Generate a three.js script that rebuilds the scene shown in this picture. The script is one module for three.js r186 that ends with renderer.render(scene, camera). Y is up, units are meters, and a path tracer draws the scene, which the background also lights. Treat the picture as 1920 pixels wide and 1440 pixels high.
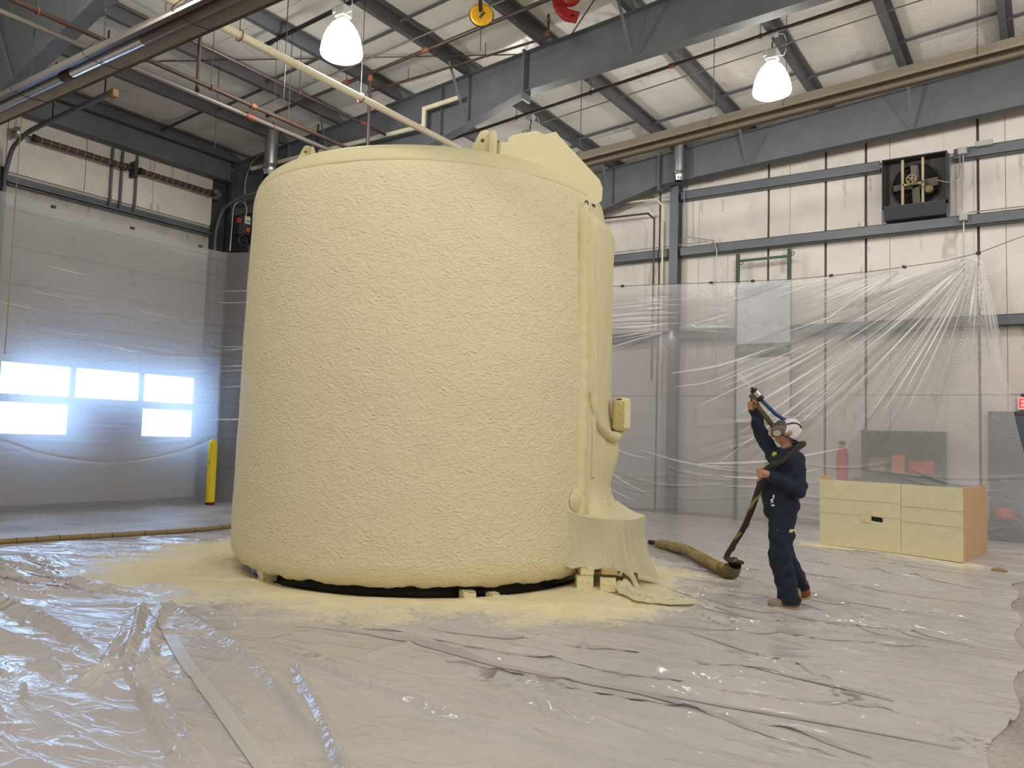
import * as THREE from 'three';
import { mergeGeometries, mergeVertices, toCreasedNormals } from 'three/addons/utils/BufferGeometryUtils.js';
import { RoundedBoxGeometry } from 'three/addons/geometries/RoundedBoxGeometry.js';

// ------------------------------------------------------------------ camera, sky, lights, exposure
const scene = new THREE.Scene();
const camera = new THREE.PerspectiveCamera(2 * Math.atan(720 / 1500) * 180 / Math.PI, 4 / 3, 0.05, 200);
camera.position.set(0, 1.55, 0);
camera.rotation.order = 'YXZ';
camera.rotation.set(THREE.MathUtils.degToRad(3.79), THREE.MathUtils.degToRad(33.96), THREE.MathUtils.degToRad(1.69));
scene.background = new THREE.Color(0.36, 0.60, 1.0);      // even, pale blue overcast sky, seen only through the panes of the overhead door
scene.backgroundIntensity = 62;
const renderer = new THREE.WebGLRenderer();
renderer.toneMapping = THREE.LinearToneMapping;
renderer.toneMappingExposure = 0.215;
renderer.shadowMap.enabled = true;
renderer.shadowMap.type = THREE.PCFSoftShadowMap;
const LAMP_CD = 78, LAMP_COLOR = new THREE.Color(1.0, 0.962, 0.905);

// ------------------------------------------------------------------ helpers
const V = (x, y, z) => new THREE.Vector3(x, y, z), PI = Math.PI, { lerp, clamp, smoothstep } = THREE.MathUtils;
let seed = 7;
const rnd = () => { seed = (seed + 0x6d2b79f5) | 0; let t = Math.imul(seed ^ (seed >>> 15), 1 | seed); t = (t + Math.imul(t ^ (t >>> 7), 61 | t)) ^ t; return ((t ^ (t >>> 14)) >>> 0) / 4294967296; };
const rr = (a, b) => a + (b - a) * rnd();
const used = new Map();
const numbered = (n) => { const k = used.get(n) ?? 0; used.set(n, k + 1); return k ? `${n}_${String(k).padStart(3, '0')}` : n; };
function planarUV(g) {                                                     // uv in metres along the main axes
  const p = g.attributes.position, n = g.attributes.normal, uv = new Float32Array(p.count * 2);
  for (let i = 0; i < p.count; i++) {
    const ax = Math.abs(n.getX(i)), ay = Math.abs(n.getY(i)), az = Math.abs(n.getZ(i));
    if (ay >= ax && ay >= az) { uv[2 * i] = p.getX(i); uv[2 * i + 1] = p.getZ(i); }
    else if (ax >= az) { uv[2 * i] = p.getZ(i); uv[2 * i + 1] = p.getY(i); }
    else { uv[2 * i] = p.getX(i); uv[2 * i + 1] = p.getY(i); }
  }
  g.setAttribute('uv', new THREE.BufferAttribute(uv, 2));
  return g;
}
function join(gs) {
  gs = [].concat(gs).flat(Infinity).map((g) => { const q = g.index ? g.toNonIndexed() : g; for (const k of Object.keys(q.attributes)) if (!['position', 'normal', 'uv'].includes(k)) q.deleteAttribute(k); if (!q.attributes.uv) planarUV(q); return q; });
  return gs.length === 1 ? gs[0] : mergeGeometries(gs);
}
const part = (name, gs, mat, parent) => { const m = new THREE.Mesh(gs.isBufferGeometry ? gs : join(gs), mat); m.name = name; m.castShadow = m.receiveShadow = true; parent.add(m); return m; };
function tag(o, label, category, group) { o.userData.label = label; o.userData.category = category; if (group) o.userData.group = group; return o; }
function thing(name, label, category, pos = [0, 0, 0], group) { const g = new THREE.Group(); g.name = numbered(name); g.position.set(...pos); scene.add(g); return tag(g, label, category, group); }
function solo(name, gs, mat, label, category, group) { const m = part(numbered(name), gs, mat, scene); return tag(m, label, category, group); }
function struct(name, gs, mat) { const m = part(name, gs, mat, scene); m.userData.kind = 'structure'; return m; }
function structGroup(name) { const g = new THREE.Group(); g.name = name; g.userData.kind = 'structure'; scene.add(g); return g; }
const box = (x0, x1, y0, y1, z0, z1) => { const g = new THREE.BoxGeometry(x1 - x0, y1 - y0, z1 - z0); g.translate((x0 + x1) / 2, (y0 + y1) / 2, (z0 + z1) / 2); return planarUV(g); };
const rbox = (w, h, d, r = 0.01, at = [0, 0, 0], seg = 2) => { const g = new RoundedBoxGeometry(w, h, d, seg, r); g.translate(...at); return planarUV(g.index ? g.toNonIndexed() : g); };
function along(g, a, b, roll = 0) {                                        // a geometry built along +y about its centre is laid from a to b
  const d = b.clone().sub(a), q = new THREE.Quaternion().setFromUnitVectors(V(0, 1, 0), d.clone().normalize());
  if (roll) g.rotateY(roll);
  g.applyQuaternion(q); g.translate((a.x + b.x) / 2, (a.y + b.y) / 2, (a.z + b.z) / 2);
  return g;
}
const bar = (a, b, w, d, roll = 0) => along(planarUV(new THREE.BoxGeometry(w, a.distanceTo(b), d)), a, b, roll);
const pipe = (a, b, r, seg = 12) => along(new THREE.CylinderGeometry(r, r, a.distanceTo(b), seg), a, b);
const ball = (p, r, seg = 12) => { const g = new THREE.SphereGeometry(r, seg, Math.max(6, seg >> 1)); g.translate(p.x, p.y, p.z); return g; };
const tube = (pts, r, seg = 10, tension = 0.5, per = 6) => new THREE.TubeGeometry(new THREE.CatmullRomCurve3(pts, false, 'catmullrom', tension), Math.max(4, pts.length * per), r, seg, false);
const lathe = (pts, seg = 32) => new THREE.LatheGeometry(pts.map(([x, y]) => new THREE.Vector2(x, y)), seg);
function prism(pts, depth, bevel = 0) {                                    // outline in xy, pulled along +z
  const s = new THREE.Shape(pts.map(([x, y]) => new THREE.Vector2(x, y)));
  return planarUV(new THREE.ExtrudeGeometry(s, { depth, bevelEnabled: bevel > 0, bevelSize: bevel, bevelThickness: bevel, bevelSegments: 2, curveSegments: 10 }));
}
function gridMesh(nu, nv, f) {                                             // f(u, v) -> [x, y, z, s, t]
  const pos = [], uv = [], idx = [];
  for (let j = 0; j <= nv; j++) for (let i = 0; i <= nu; i++) { const r = f(i / nu, j / nv); pos.push(r[0], r[1], r[2]); uv.push(r[3] ?? i / nu, r[4] ?? j / nv); }
  for (let j = 0; j < nv; j++) for (let i = 0; i < nu; i++) { const a = j * (nu + 1) + i, b = a + 1, c = a + nu + 1, d = c + 1; idx.push(a, b, d, a, d, c); }
  const g = new THREE.BufferGeometry();
  g.setAttribute('position', new THREE.Float32BufferAttribute(pos, 3)); g.setAttribute('uv', new THREE.Float32BufferAttribute(uv, 2)); g.setIndex(idx); g.computeVertexNormals();
  return g;
}
// ---- periodic noise
function lattice(sd) { let s = sd; const a = new Float32Array(65536); for (let i = 0; i < 65536; i++) { s = (Math.imul(s, 1664525) + 1013904223) | 0; a[i] = (s >>> 8) / 16777216; } return a; }
const LAT = lattice(12345), sm = (t) => t * t * t * (t * (t * 6 - 15) + 10);
function vnoise(x, y, P, off = 0) {                                        // value noise, period P cells
  const xi = Math.floor(x), yi = Math.floor(y), fx = sm(x - xi), fy = sm(y - yi);
  const X0 = ((xi % P) + P) % P, X1 = (X0 + 1) % P, Y0 = ((yi % P) + P) % P, Y1 = (Y0 + 1) % P;
  const h = (a, b) => LAT[(a * 197 + b * 7919 + off * 3571) & 65535];
  return lerp(lerp(h(X0, Y0), h(X1, Y0), fx), lerp(h(X0, Y1), h(X1, Y1), fx), fy);
}
function fbm(x, y, P, oct, off = 0) { let s = 0, a = 0.5, n = 0; for (let o = 0; o < oct; o++) { s += a * vnoise(x, y, P, off + o); n += a; a *= 0.5; x *= 2; y *= 2; P *= 2; } return s / n; }
function tex(w, h, f, srgb = false) {                                      // f(u, v) -> number or [r, g, b], 0..1
  const d = new Uint8Array(w * h * 4);
  for (let j = 0; j < h; j++) for (let i = 0; i < w; i++) { const c = f((i + 0.5) / w, (j + 0.5) / h), o = (j * w + i) * 4; const a = Array.isArray(c); d[o] = clamp((a ? c[0] : c) * 255, 0, 255); d[o + 1] = clamp((a ? c[1] : c) * 255, 0, 255); d[o + 2] = clamp((a ? c[2] : c) * 255, 0, 255); d[o + 3] = 255; }
  const t = new THREE.DataTexture(d, w, h); t.wrapS = t.wrapT = THREE.RepeatWrapping; t.magFilter = THREE.LinearFilter; t.minFilter = THREE.LinearMipmapLinearFilter; t.generateMipmaps = true;
  if (srgb) t.colorSpace = THREE.SRGBColorSpace;
  t.needsUpdate = true; return t;
}
const rep = (t, su, sv = su) => { const c = t.clone(); c.repeat.set(su, sv); c.needsUpdate = true; return c; };
// ---- surface nets: a smooth closed mesh of {sdf < 0}
function nets(sdf, lo, hi, cell) {
  const n = [0, 1, 2].map((k) => Math.ceil((hi[k] - lo[k]) / cell) + 1), [nx, ny, nz] = n, val = new Float32Array(nx * ny * nz), id = (i, j, k) => (k * ny + j) * nx + i;
  for (let k = 0; k < nz; k++) for (let j = 0; j < ny; j++) for (let i = 0; i < nx; i++) val[id(i, j, k)] = sdf(lo[0] + i * cell, lo[1] + j * cell, lo[2] + k * cell);
  const vid = new Int32Array(nx * ny * nz).fill(-1), pos = [], idx = [], E = [[0, 1], [0, 2], [0, 4], [1, 3], [1, 5], [2, 3], [2, 6], [3, 7], [4, 5], [4, 6], [5, 7], [6, 7]];
  for (let k = 0; k < nz - 1; k++) for (let j = 0; j < ny - 1; j++) for (let i = 0; i < nx - 1; i++) {
    const c = []; let m = 0;
    for (let q = 0; q < 8; q++) { c[q] = val[id(i + (q & 1), j + ((q >> 1) & 1), k + (q >> 2))]; if (c[q] < 0) m++; }
    if (m === 0 || m === 8) continue;
    let x = 0, y = 0, z = 0, e = 0;
    for (const [a, b] of E) if ((c[a] < 0) !== (c[b] < 0)) { const t = c[a] / (c[a] - c[b]); x += (a & 1) + t * ((b & 1) - (a & 1)); y += ((a >> 1) & 1) + t * (((b >> 1) & 1) - ((a >> 1) & 1)); z += (a >> 2) + t * ((b >> 2) - (a >> 2)); e++; }
    vid[id(i, j, k)] = pos.length / 3; pos.push(lo[0] + (i + x / e) * cell, lo[1] + (j + y / e) * cell, lo[2] + (k + z / e) * cell);
  }
  for (let k = 1; k < nz - 1; k++) for (let j = 1; j < ny - 1; j++) for (let i = 1; i < nx - 1; i++) {
    const a = val[id(i, j, k)] < 0, quad = (p, q, r, s, flip) => { if (p < 0 || q < 0 || r < 0 || s < 0) return; flip ? idx.push(p, r, q, p, s, r) : idx.push(p, q, r, p, r, s); };
    if (a !== (val[id(i + 1, j, k)] < 0)) quad(vid[id(i, j - 1, k - 1)], vid[id(i, j, k - 1)], vid[id(i, j, k)], vid[id(i, j - 1, k)], !a);
    if (a !== (val[id(i, j + 1, k)] < 0)) quad(vid[id(i - 1, j, k - 1)], vid[id(i - 1, j, k)], vid[id(i, j, k)], vid[id(i, j, k - 1)], !a);
    if (a !== (val[id(i, j, k + 1)] < 0)) quad(vid[id(i - 1, j - 1, k)], vid[id(i, j - 1, k)], vid[id(i, j, k)], vid[id(i - 1, j, k)], !a);
  }
  const g = new THREE.BufferGeometry(); g.setAttribute('position', new THREE.Float32BufferAttribute(pos, 3)); g.setIndex(idx); g.computeVertexNormals();
  return g;
}
const cap = (x, y, z, a, b, ra, rb) => { const dx = b[0] - a[0], dy = b[1] - a[1], dz = b[2] - a[2], px = x - a[0], py = y - a[1], pz = z - a[2]; const t = clamp((px * dx + py * dy + pz * dz) / (dx * dx + dy * dy + dz * dz + 1e-9), 0, 1); return Math.hypot(px - t * dx, py - t * dy, pz - t * dz) - (ra + (rb - ra) * t); };
const ell = (x, y, z, c, r) => { const px = (x - c[0]) / r[0], py = (y - c[1]) / r[1], pz = (z - c[2]) / r[2], l = Math.hypot(px, py, pz); return (l - 1) * Math.min(...r); };
const smin = (a, b, k) => { const h = clamp(0.5 + 0.5 * (b - a) / k, 0, 1); return lerp(b, a, h) - k * h * (1 - h); };

// ------------------------------------------------------------------ textures
const T = {};
T.foam = tex(1024, 1024, (u, v) => {
  const wx = (vnoise(u * 16, v * 16, 16, 41) - 0.5) * 0.05, wy = (vnoise(u * 16, v * 16, 16, 42) - 0.5) * 0.05;
  const per = (x, y, px, py, o) => { const xi = Math.floor(x), yi = Math.floor(y), fx = sm(x - xi), fy = sm(y - yi), h = (a, b) => LAT[((((a % px) + px) % px) * 197 + (((b % py) + py) % py) * 7919 + o * 3571) & 65535]; return lerp(lerp(h(xi, yi), h(xi + 1, yi), fx), lerp(h(xi, yi + 1), h(xi + 1, yi + 1), fx), fy); };
  const a = per((u + wx) * 34, (v + wy) * 58, 34, 58, 3), b = per((u - wy) * 62, (v + wx) * 104, 62, 104, 4), c = per(u * 130, v * 190, 130, 190, 5);
  return 0.52 * a + 0.34 * b + 0.14 * c;
});
T.fine = tex(512, 512, (u, v) => 0.5 + 0.5 * (fbm(u * 32, v * 32, 32, 4, 9) - 0.5) * 2);
T.crinkle = tex(1024, 1024, (u, v) => {
  const wx = (fbm(u * 6, v * 6, 6, 3, 11) - 0.5) * 0.22, wy = (fbm(u * 6, v * 6, 6, 3, 17) - 0.5) * 0.22; let s = 0, a = 0.55, n = 0;
  for (let o = 0, P = 7; o < 4; o++, P *= 2) { const q = 1 - Math.abs(2 * vnoise((u + wx) * P, (v + wy) * P, P, 23 + o) - 1); s += a * Math.pow(q, 3.2); n += a; a *= 0.55; }
  return s / n;
});
T.concrete = tex(1024, 1024, (u, v) => { const k = 0.72 + 0.34 * (fbm(u * 5, v * 5, 5, 6, 51) - 0.5) + 0.1 * (vnoise(u * 200, v * 200, 200, 7) - 0.5); return [k, k * 0.975, k * 0.95]; }, true);
T.vinyl = tex(1024, 1024, (u, v) => {                                      // wall facing: faint scuffs, run-down dirt streaks
  const wv = (fbm(u * 8, v * 8, 8, 3, 60) - 0.5) * 0.05, st = smoothstep(vnoise((u + wv) * 34, v * 2 + 0.5, 34, 61), 0.72, 1) * smoothstep(fbm(u * 8, v * 8, 8, 3, 63), 0.5, 0.75), d = fbm(u * 6, v * 6, 6, 5, 66), k = 0.91 + 0.09 * (d - 0.5) - 0.14 * st;
  return [k, k * 0.988 - 0.015 * st, k * 0.968 - 0.04 * st];
}, true);
T.steel = tex(512, 512, (u, v) => { const k = 0.86 + 0.22 * (fbm(u * 7, v * 7, 7, 5, 71) - 0.5), s = Math.pow(vnoise(u * 90, v * 90, 90, 74), 26); return [k + s, k + s, k + s]; });
T.rust = tex(512, 512, (u, v) => { const a = fbm(u * 9, v * 9, 9, 5, 81), k = smoothstep(a, 0.42, 0.62); return [lerp(0.20, 0.31, k), lerp(0.155, 0.20, k), lerp(0.135, 0.14, k)]; }, true);
T.cloth = tex(512, 512, (u, v) => 0.5 + 0.25 * Math.sin(u * 512 * PI / 2) * Math.sin(v * 512 * PI / 2) + 0.5 * (fbm(u * 10, v * 10, 10, 4, 91) - 0.5));
T.denim = tex(512, 512, (u, v) => { const a = fbm(u * 5, v * 5, 5, 5, 95), s = Math.pow(vnoise(u * 60, v * 60, 60, 97), 9); const k = 0.75 + 0.6 * (a - 0.5); return [k + s * 1.2, k + s * 1.1, k + s * 0.9]; });
T.card = tex(512, 512, (u, v) => { const k = 0.93 + 0.05 * (fbm(u * 8, v * 8, 8, 5, 101) - 0.5) + 0.012 * Math.sin(u * 512); return [k, k * 0.99, k * 0.97]; }, true);

// ------------------------------------------------------------------ materials
const M = {};
const std = (o) => new THREE.MeshStandardMaterial(o), phy = (o) => new THREE.MeshPhysicalMaterial(o), lin = (r, g, b) => new THREE.Color().setRGB(r, g, b);
M.foam = std({ color: lin(0.765, 0.69, 0.455), roughness: 0.62, bumpMap: T.foam, bumpScale: 0.0115 });
M.foam.bumpMap = rep(T.foam, 1 / 1.1167);
M.foamSmooth = std({ color: lin(0.73, 0.665, 0.41), roughness: 0.7, bumpMap: rep(T.fine, 1.1), bumpScale: 0.005 });
M.foamDust = std({ color: lin(0.80, 0.71, 0.43), roughness: 0.9, bumpMap: rep(T.fine, 1.2), bumpScale: 0.012 });
M.steel = std({ color: lin(0.135, 0.148, 0.162), roughness: 0.62, metalness: 0.0, map: rep(T.steel, 0.6) });
M.purlin = std({ color: lin(0.105, 0.108, 0.118), roughness: 0.5, map: rep(T.steel, 0.7) });
M.girt = std({ color: lin(0.13, 0.145, 0.165), roughness: 0.5, map: rep(T.steel, 0.6) });
M.darkSteel = std({ color: lin(0.035, 0.036, 0.04), roughness: 0.55, map: rep(T.steel, 0.8) });
M.vinyl = std({ color: lin(0.84, 0.805, 0.775), roughness: 0.55, map: rep(T.vinyl, 0.33), bumpMap: rep(T.fine, 0.8), bumpScale: 0.006 });
M.roofVinyl = std({ color: lin(0.85, 0.84, 0.815), roughness: 0.38, map: rep(T.vinyl, 0.21), bumpMap: rep(T.crinkle, 0.22), bumpScale: 0.012 });
M.seam = std({ color: lin(0.11, 0.105, 0.10), roughness: 0.7 });
M.concrete = std({ color: lin(0.80, 0.78, 0.775), roughness: 0.5, map: rep(T.concrete, 0.24), bumpMap: rep(T.fine, 0.9), bumpScale: 0.002 });
M.joint = std({ color: lin(0.05, 0.05, 0.05), roughness: 0.9 });
M.liner = std({ color: lin(0.80, 0.80, 0.80), roughness: 0.4, map: rep(T.vinyl, 0.3) });
M.charcoal = std({ color: lin(0.055, 0.06, 0.07), roughness: 0.5, map: rep(T.steel, 0.5) });
M.rust = std({ color: 0xffffff, roughness: 0.65, map: rep(T.rust, 2.2) });
M.brownPipe = std({ color: lin(0.055, 0.035, 0.03), roughness: 0.45, map: rep(T.steel, 2) });
M.greyPipe = std({ color: lin(0.19, 0.165, 0.15), roughness: 0.4, map: rep(T.steel, 2) });
M.fitting = std({ color: lin(0.22, 0.075, 0.03), roughness: 0.6, map: rep(T.steel, 3) });
M.cream = std({ color: lin(0.82, 0.77, 0.60), roughness: 0.6, map: rep(T.vinyl, 1.4) });
M.galv = std({ color: lin(0.42, 0.44, 0.46), roughness: 0.38, metalness: 0.75, map: rep(T.steel, 1.6) });
M.alu = std({ color: lin(0.70, 0.71, 0.74), roughness: 0.22, metalness: 1 });
M.reflect = std({ color: lin(0.34, 0.30, 0.27), roughness: 0.36, metalness: 0.6, map: rep(T.steel, 1) });
M.tubeBrown = std({ color: lin(0.20, 0.155, 0.135), roughness: 0.42, metalness: 0.35, map: rep(T.steel, 1.2) });
M.tubeTan = std({ color: lin(0.36, 0.30, 0.225), roughness: 0.5, map: rep(T.steel, 1.2) });
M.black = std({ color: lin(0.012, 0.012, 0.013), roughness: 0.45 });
M.chain = std({ color: lin(0.05, 0.05, 0.05), roughness: 0.5, metalness: 0.4 });
M.lampGlow = std({ color: lin(0.9, 0.9, 0.9), emissive: lin(1, 0.985, 0.94), emissiveIntensity: 26, roughness: 0.4 });
M.lampBody = std({ color: lin(0.72, 0.72, 0.70), roughness: 0.4 });
M.whiteCable = std({ color: lin(0.8, 0.79, 0.74), roughness: 0.5 });
M.yellow = std({ color: lin(0.80, 0.60, 0.012), roughness: 0.4, bumpMap: rep(T.fine, 2), bumpScale: 0.002 });
M.hookYellow = std({ color: lin(0.80, 0.44, 0.01), roughness: 0.4 });
M.hookRed = std({ color: lin(0.32, 0.012, 0.012), roughness: 0.4 });
M.card = std({ color: lin(0.90, 0.84, 0.57), roughness: 0.85, map: rep(T.card, 1.1), bumpMap: rep(T.fine, 1.8), bumpScale: 0.003 });
M.cardBrown = std({ color: lin(0.72, 0.49, 0.29), roughness: 0.8, map: rep(T.card, 1.1) });
M.creased = std({ color: lin(0.60, 0.53, 0.31), roughness: 0.85 });
M.wood = std({ color: lin(0.62, 0.46, 0.22), roughness: 0.75, map: rep(T.card, 2) });
M.glass = phy({ color: 0xffffff, roughness: 0.04, transmission: 1, thickness: 0, ior: 1.45 });
M.filmL = phy({ color: lin(0.86, 0.86, 0.88), roughness: 0.55, transmission: 0.86, thickness: 0, ior: 1.45, bumpMap: rep(T.crinkle, 0.45, 1.1), bumpScale: 0.010 });
M.filmR = phy({ color: lin(0.86, 0.855, 0.86), roughness: 0.30, transmission: 0.76, thickness: 0, ior: 1.55, bumpMap: rep(T.crinkle, 0.5), bumpScale: 0.006 });
M.pleatGleam = phy({ color: lin(0.95, 0.94, 0.95), roughness: 0.3, transmission: 0.38, thickness: 0, ior: 1.5 });  // denser doubled film; the gleam along folds is put into this whiter colour
M.creaseShade = phy({ color: lin(0.46, 0.435, 0.435), roughness: 0.16, transmission: 0.12, thickness: 0, ior: 1.5, clearcoat: 0.6, clearcoatRoughness: 0.1 });  // grey that carries the shade and reflections along the floor creases
M.doorSkin = std({ color: lin(0.52, 0.515, 0.50), roughness: 0.5, map: rep(T.vinyl, 0.4) });
M.denim = std({ color: lin(0.0125, 0.0205, 0.047), roughness: 0.9, map: rep(T.denim, 1.6), bumpMap: rep(T.cloth, 5), bumpScale: 0.0015 });
M.skin = std({ color: lin(0.46, 0.23, 0.14), roughness: 0.55 });
M.cap = std({ color: lin(0.80, 0.78, 0.84), roughness: 0.9, bumpMap: rep(T.cloth, 3), bumpScale: 0.004 });
M.rubber = std({ color: lin(0.03, 0.03, 0.032), roughness: 0.5 });
M.mask = std({ color: lin(0.14, 0.125, 0.105), roughness: 0.6 });
M.filter = std({ color: lin(0.46, 0.43, 0.30), roughness: 0.8 });
M.bootTan = std({ color: lin(0.36, 0.28, 0.20), roughness: 0.8, map: rep(T.denim, 2) });
M.bootBrown = std({ color: lin(0.22, 0.055, 0.025), roughness: 0.5 });
M.sole = std({ color: lin(0.42, 0.33, 0.20), roughness: 0.8 });
M.olive = std({ color: lin(0.20, 0.165, 0.065), roughness: 0.75, bumpMap: rep(T.fine, 8), bumpScale: 0.006 });
M.hoseBlue = std({ color: lin(0.02, 0.07, 0.19), roughness: 0.5 });
M.hoseDark = std({ color: lin(0.035, 0.027, 0.02), roughness: 0.6, bumpMap: rep(T.fine, 6), bumpScale: 0.006 });
M.hoseTan = std({ color: lin(0.55, 0.44, 0.20), roughness: 0.8, bumpMap: rep(T.fine, 6), bumpScale: 0.01 });
M.hoseTan2 = std({ color: lin(0.27, 0.19, 0.08), roughness: 0.8 });
M.red = std({ color: lin(0.55, 0.03, 0.02), roughness: 0.45 });
M.orange = std({ color: lin(0.62, 0.16, 0.02), roughness: 0.5 });
M.green = std({ color: lin(0.03, 0.085, 0.05), roughness: 0.5 });
M.boxGrey = std({ color: lin(0.38, 0.37, 0.36), roughness: 0.5 });

// ------------------------------------------------------------------ the setting
const roofY = (x) => 8.55 + 0.083 * x;                                     // top of the rafters
const XL = -15, XR = 9, ZB = -17, ZF = 6;
{
  const f = structGroup('floor');
  part('floor_base', [box(XL - 0.3, XR + 0.3, -0.25, -0.05, ZB - 0.3, ZF + 0.3)], M.joint, f);
  const xs = [XL - 0.3, -12.6, -11.72, -8.2, -4.1, 0, 4.1, XR + 0.3], zs = [ZB - 0.3, -13.4, -9.7, -5.86, -2.0, 2.0, ZF + 0.3];
  for (let i = 0; i < xs.length - 1; i++) for (let j = 0; j < zs.length - 1; j++) part('floor_slab', [box(xs[i] + 0.006, xs[i + 1] - 0.006, -0.06, 0, zs[j] + 0.006, zs[j + 1] - 0.006)], M.concrete, f);
}
const purlinX = []; for (let k = -8; k <= 9; k++) { const x = -0.52 + 1.57 * k * -1; purlinX.push(x); }
purlinX.sort((a, b) => a - b);                                            // -14.65 ... 12.04
{
  const c = structGroup('ceiling');
  part('roof_deck', [(() => { const g = prism([[XL - 0.3, roofY(XL - 0.3) + 0.27], [XR + 0.3, roofY(XR + 0.3) + 0.27], [XR + 0.3, roofY(XR + 0.3) + 0.5], [XL - 0.3, roofY(XL - 0.3) + 0.5]], ZF - ZB + 0.6); g.translate(0, 0, ZB - 0.3); return g; })()], M.seam, c);
  const px = [XL, ...purlinX.filter((x) => x > XL + 0.2 && x < XR), XR];
  for (let i = 0; i < px.length - 1; i++) for (let z0 = ZB, j = 0; z0 < ZF - 0.1; z0 += 1.84, j++) {
    const a = px[i] - 0.02, b = px[i + 1] + 0.02, z1 = Math.min(z0 + 1.835, ZF), sag = 0.035 + 0.02 * ((i * 7 + j * 3) % 5) / 5;
    part('insulation_panel', gridMesh(8, 6, (u, v) => { const x = lerp(b, a, u), z = lerp(z0, z1, v); const e = Math.pow(Math.sin(PI * v), 0.35); return [x, roofY(x) + 0.25 - sag * Math.sin(PI * u) * e - 0.018 * e, z, x + j * 0.37, z]; }), M.roofVinyl, c);
  }
}
// gable wall behind the plastic
{
  const w = structGroup('wall_back');
  part('wall_backing', [(() => { const g = prism([[XL - 0.3, -0.25], [XR + 0.3, -0.25], [XR + 0.3, roofY(XR) + 0.4], [XL - 0.3, roofY(XL) + 0.4]], 0.25); g.translate(0, 0, ZB - 0.31); return g; })()], M.seam, w);
  const xs = [[-15, 0], [-13.6, 1], [-12.4, 1], [-11.2, 1], [-10, 1], [-8.75, 0], [-7.45, 1], [-6.5, 0], [-4.95, 1], [-4.5, 0], [-3.78, 1], [-3.01, 1], [-2.57, 0], [-1.06, 1], [-0.62, 0], [0.25, 1], [1.45, 1], [2.65, 1], [3.85, 1], [5.05, 1], [6.25, 1], [7.5, 1], [9, 0]];
  const ys = [0, 2.58, 3.98, 5.88, 7.18, 99];
  for (let j = 0; j < ys.length - 1; j++) for (let i = 0; i < xs.length - 1; i++) {
    const g0 = xs[i][1] ? 0.024 : 0.004, g1 = xs[i + 1][1] ? 0.024 : 0.004, x0 = xs[i][0] + g0, x1 = xs[i + 1][0] - g1, y0 = ys[j] + 0.005;
    const t0 = Math.min(ys[j + 1] - 0.005, roofY(x0) + 0.3), t1 = Math.min(ys[j + 1] - 0.005, roofY(x1) + 0.3);
    if (t0 <= y0) continue;
    const g = prism([[x0, y0], [x1, y0], [x1, t1], [x0, t0]], 0.05, 0); g.translate(0, 0, ZB - 0.05);
    part('wall_panel', [g], j === 0 ? M.liner : M.vinyl, w);
  }
}
// side wall with the overhead door
const DZ0 = -10.42, DZ1 = -6.35, DTOP = 5.9;
{
  const w = structGroup('wall_left');
  const X0 = XL - 0.25, X1 = XL, top = roofY(XL) + 0.4;
  part('wall_backing', [box(X0 - 0.05, X1 - 0.06, -0.2, top, ZB - 0.3, DZ0), box(X0 - 0.05, X1 - 0.06, DTOP, top, DZ0, DZ1), box(X0 - 0.05, X1 - 0.06, -0.2, top, DZ1, ZF + 0.3)], M.seam, w);
  const seg = (z0, z1, ys, m, n) => { for (let j = 0; j < ys.length - 1; j++) for (let k = 0; k < n; k++) part('wall_panel', [box(X1 - 0.06, X1, ys[j] + 0.005, ys[j + 1] - 0.005, lerp(z0, z1, k / n) + 0.006, lerp(z0, z1, (k + 1) / n) - 0.006)], m, w); };
  seg(ZB, DZ0 - 0.02, [0, 2.4, 4.8, top], M.charcoal, 9);
  seg(DZ0 - 0.02, DZ1 + 0.02, [DTOP, top], M.vinyl, 3);
  seg(DZ1 + 0.02, ZF, [0, 2.6, 5.2, top], M.vinyl, 10);
  part('door_jamb', [box(X1 - 0.05, X1 + 0.05, 0, DTOP + 0.05, DZ0 - 0.16, DZ0), box(X1 - 0.05, X1 + 0.05, 0, DTOP + 0.05, DZ1, DZ1 + 0.16)], M.darkSteel, w);
}
struct('wall_right', [box(XR, XR + 0.3, -0.2, roofY(XR) + 0.4, ZB - 0.3, ZF + 0.3)], M.vinyl);
struct('wall_front', [(() => { const g = prism([[XL - 0.3, -0.2], [XR + 0.3, -0.2], [XR + 0.3, roofY(XR) + 0.4], [XL - 0.3, roofY(XL) + 0.4]], 0.3); g.translate(0, 0, ZF); return g; })()], M.vinyl);
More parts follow.
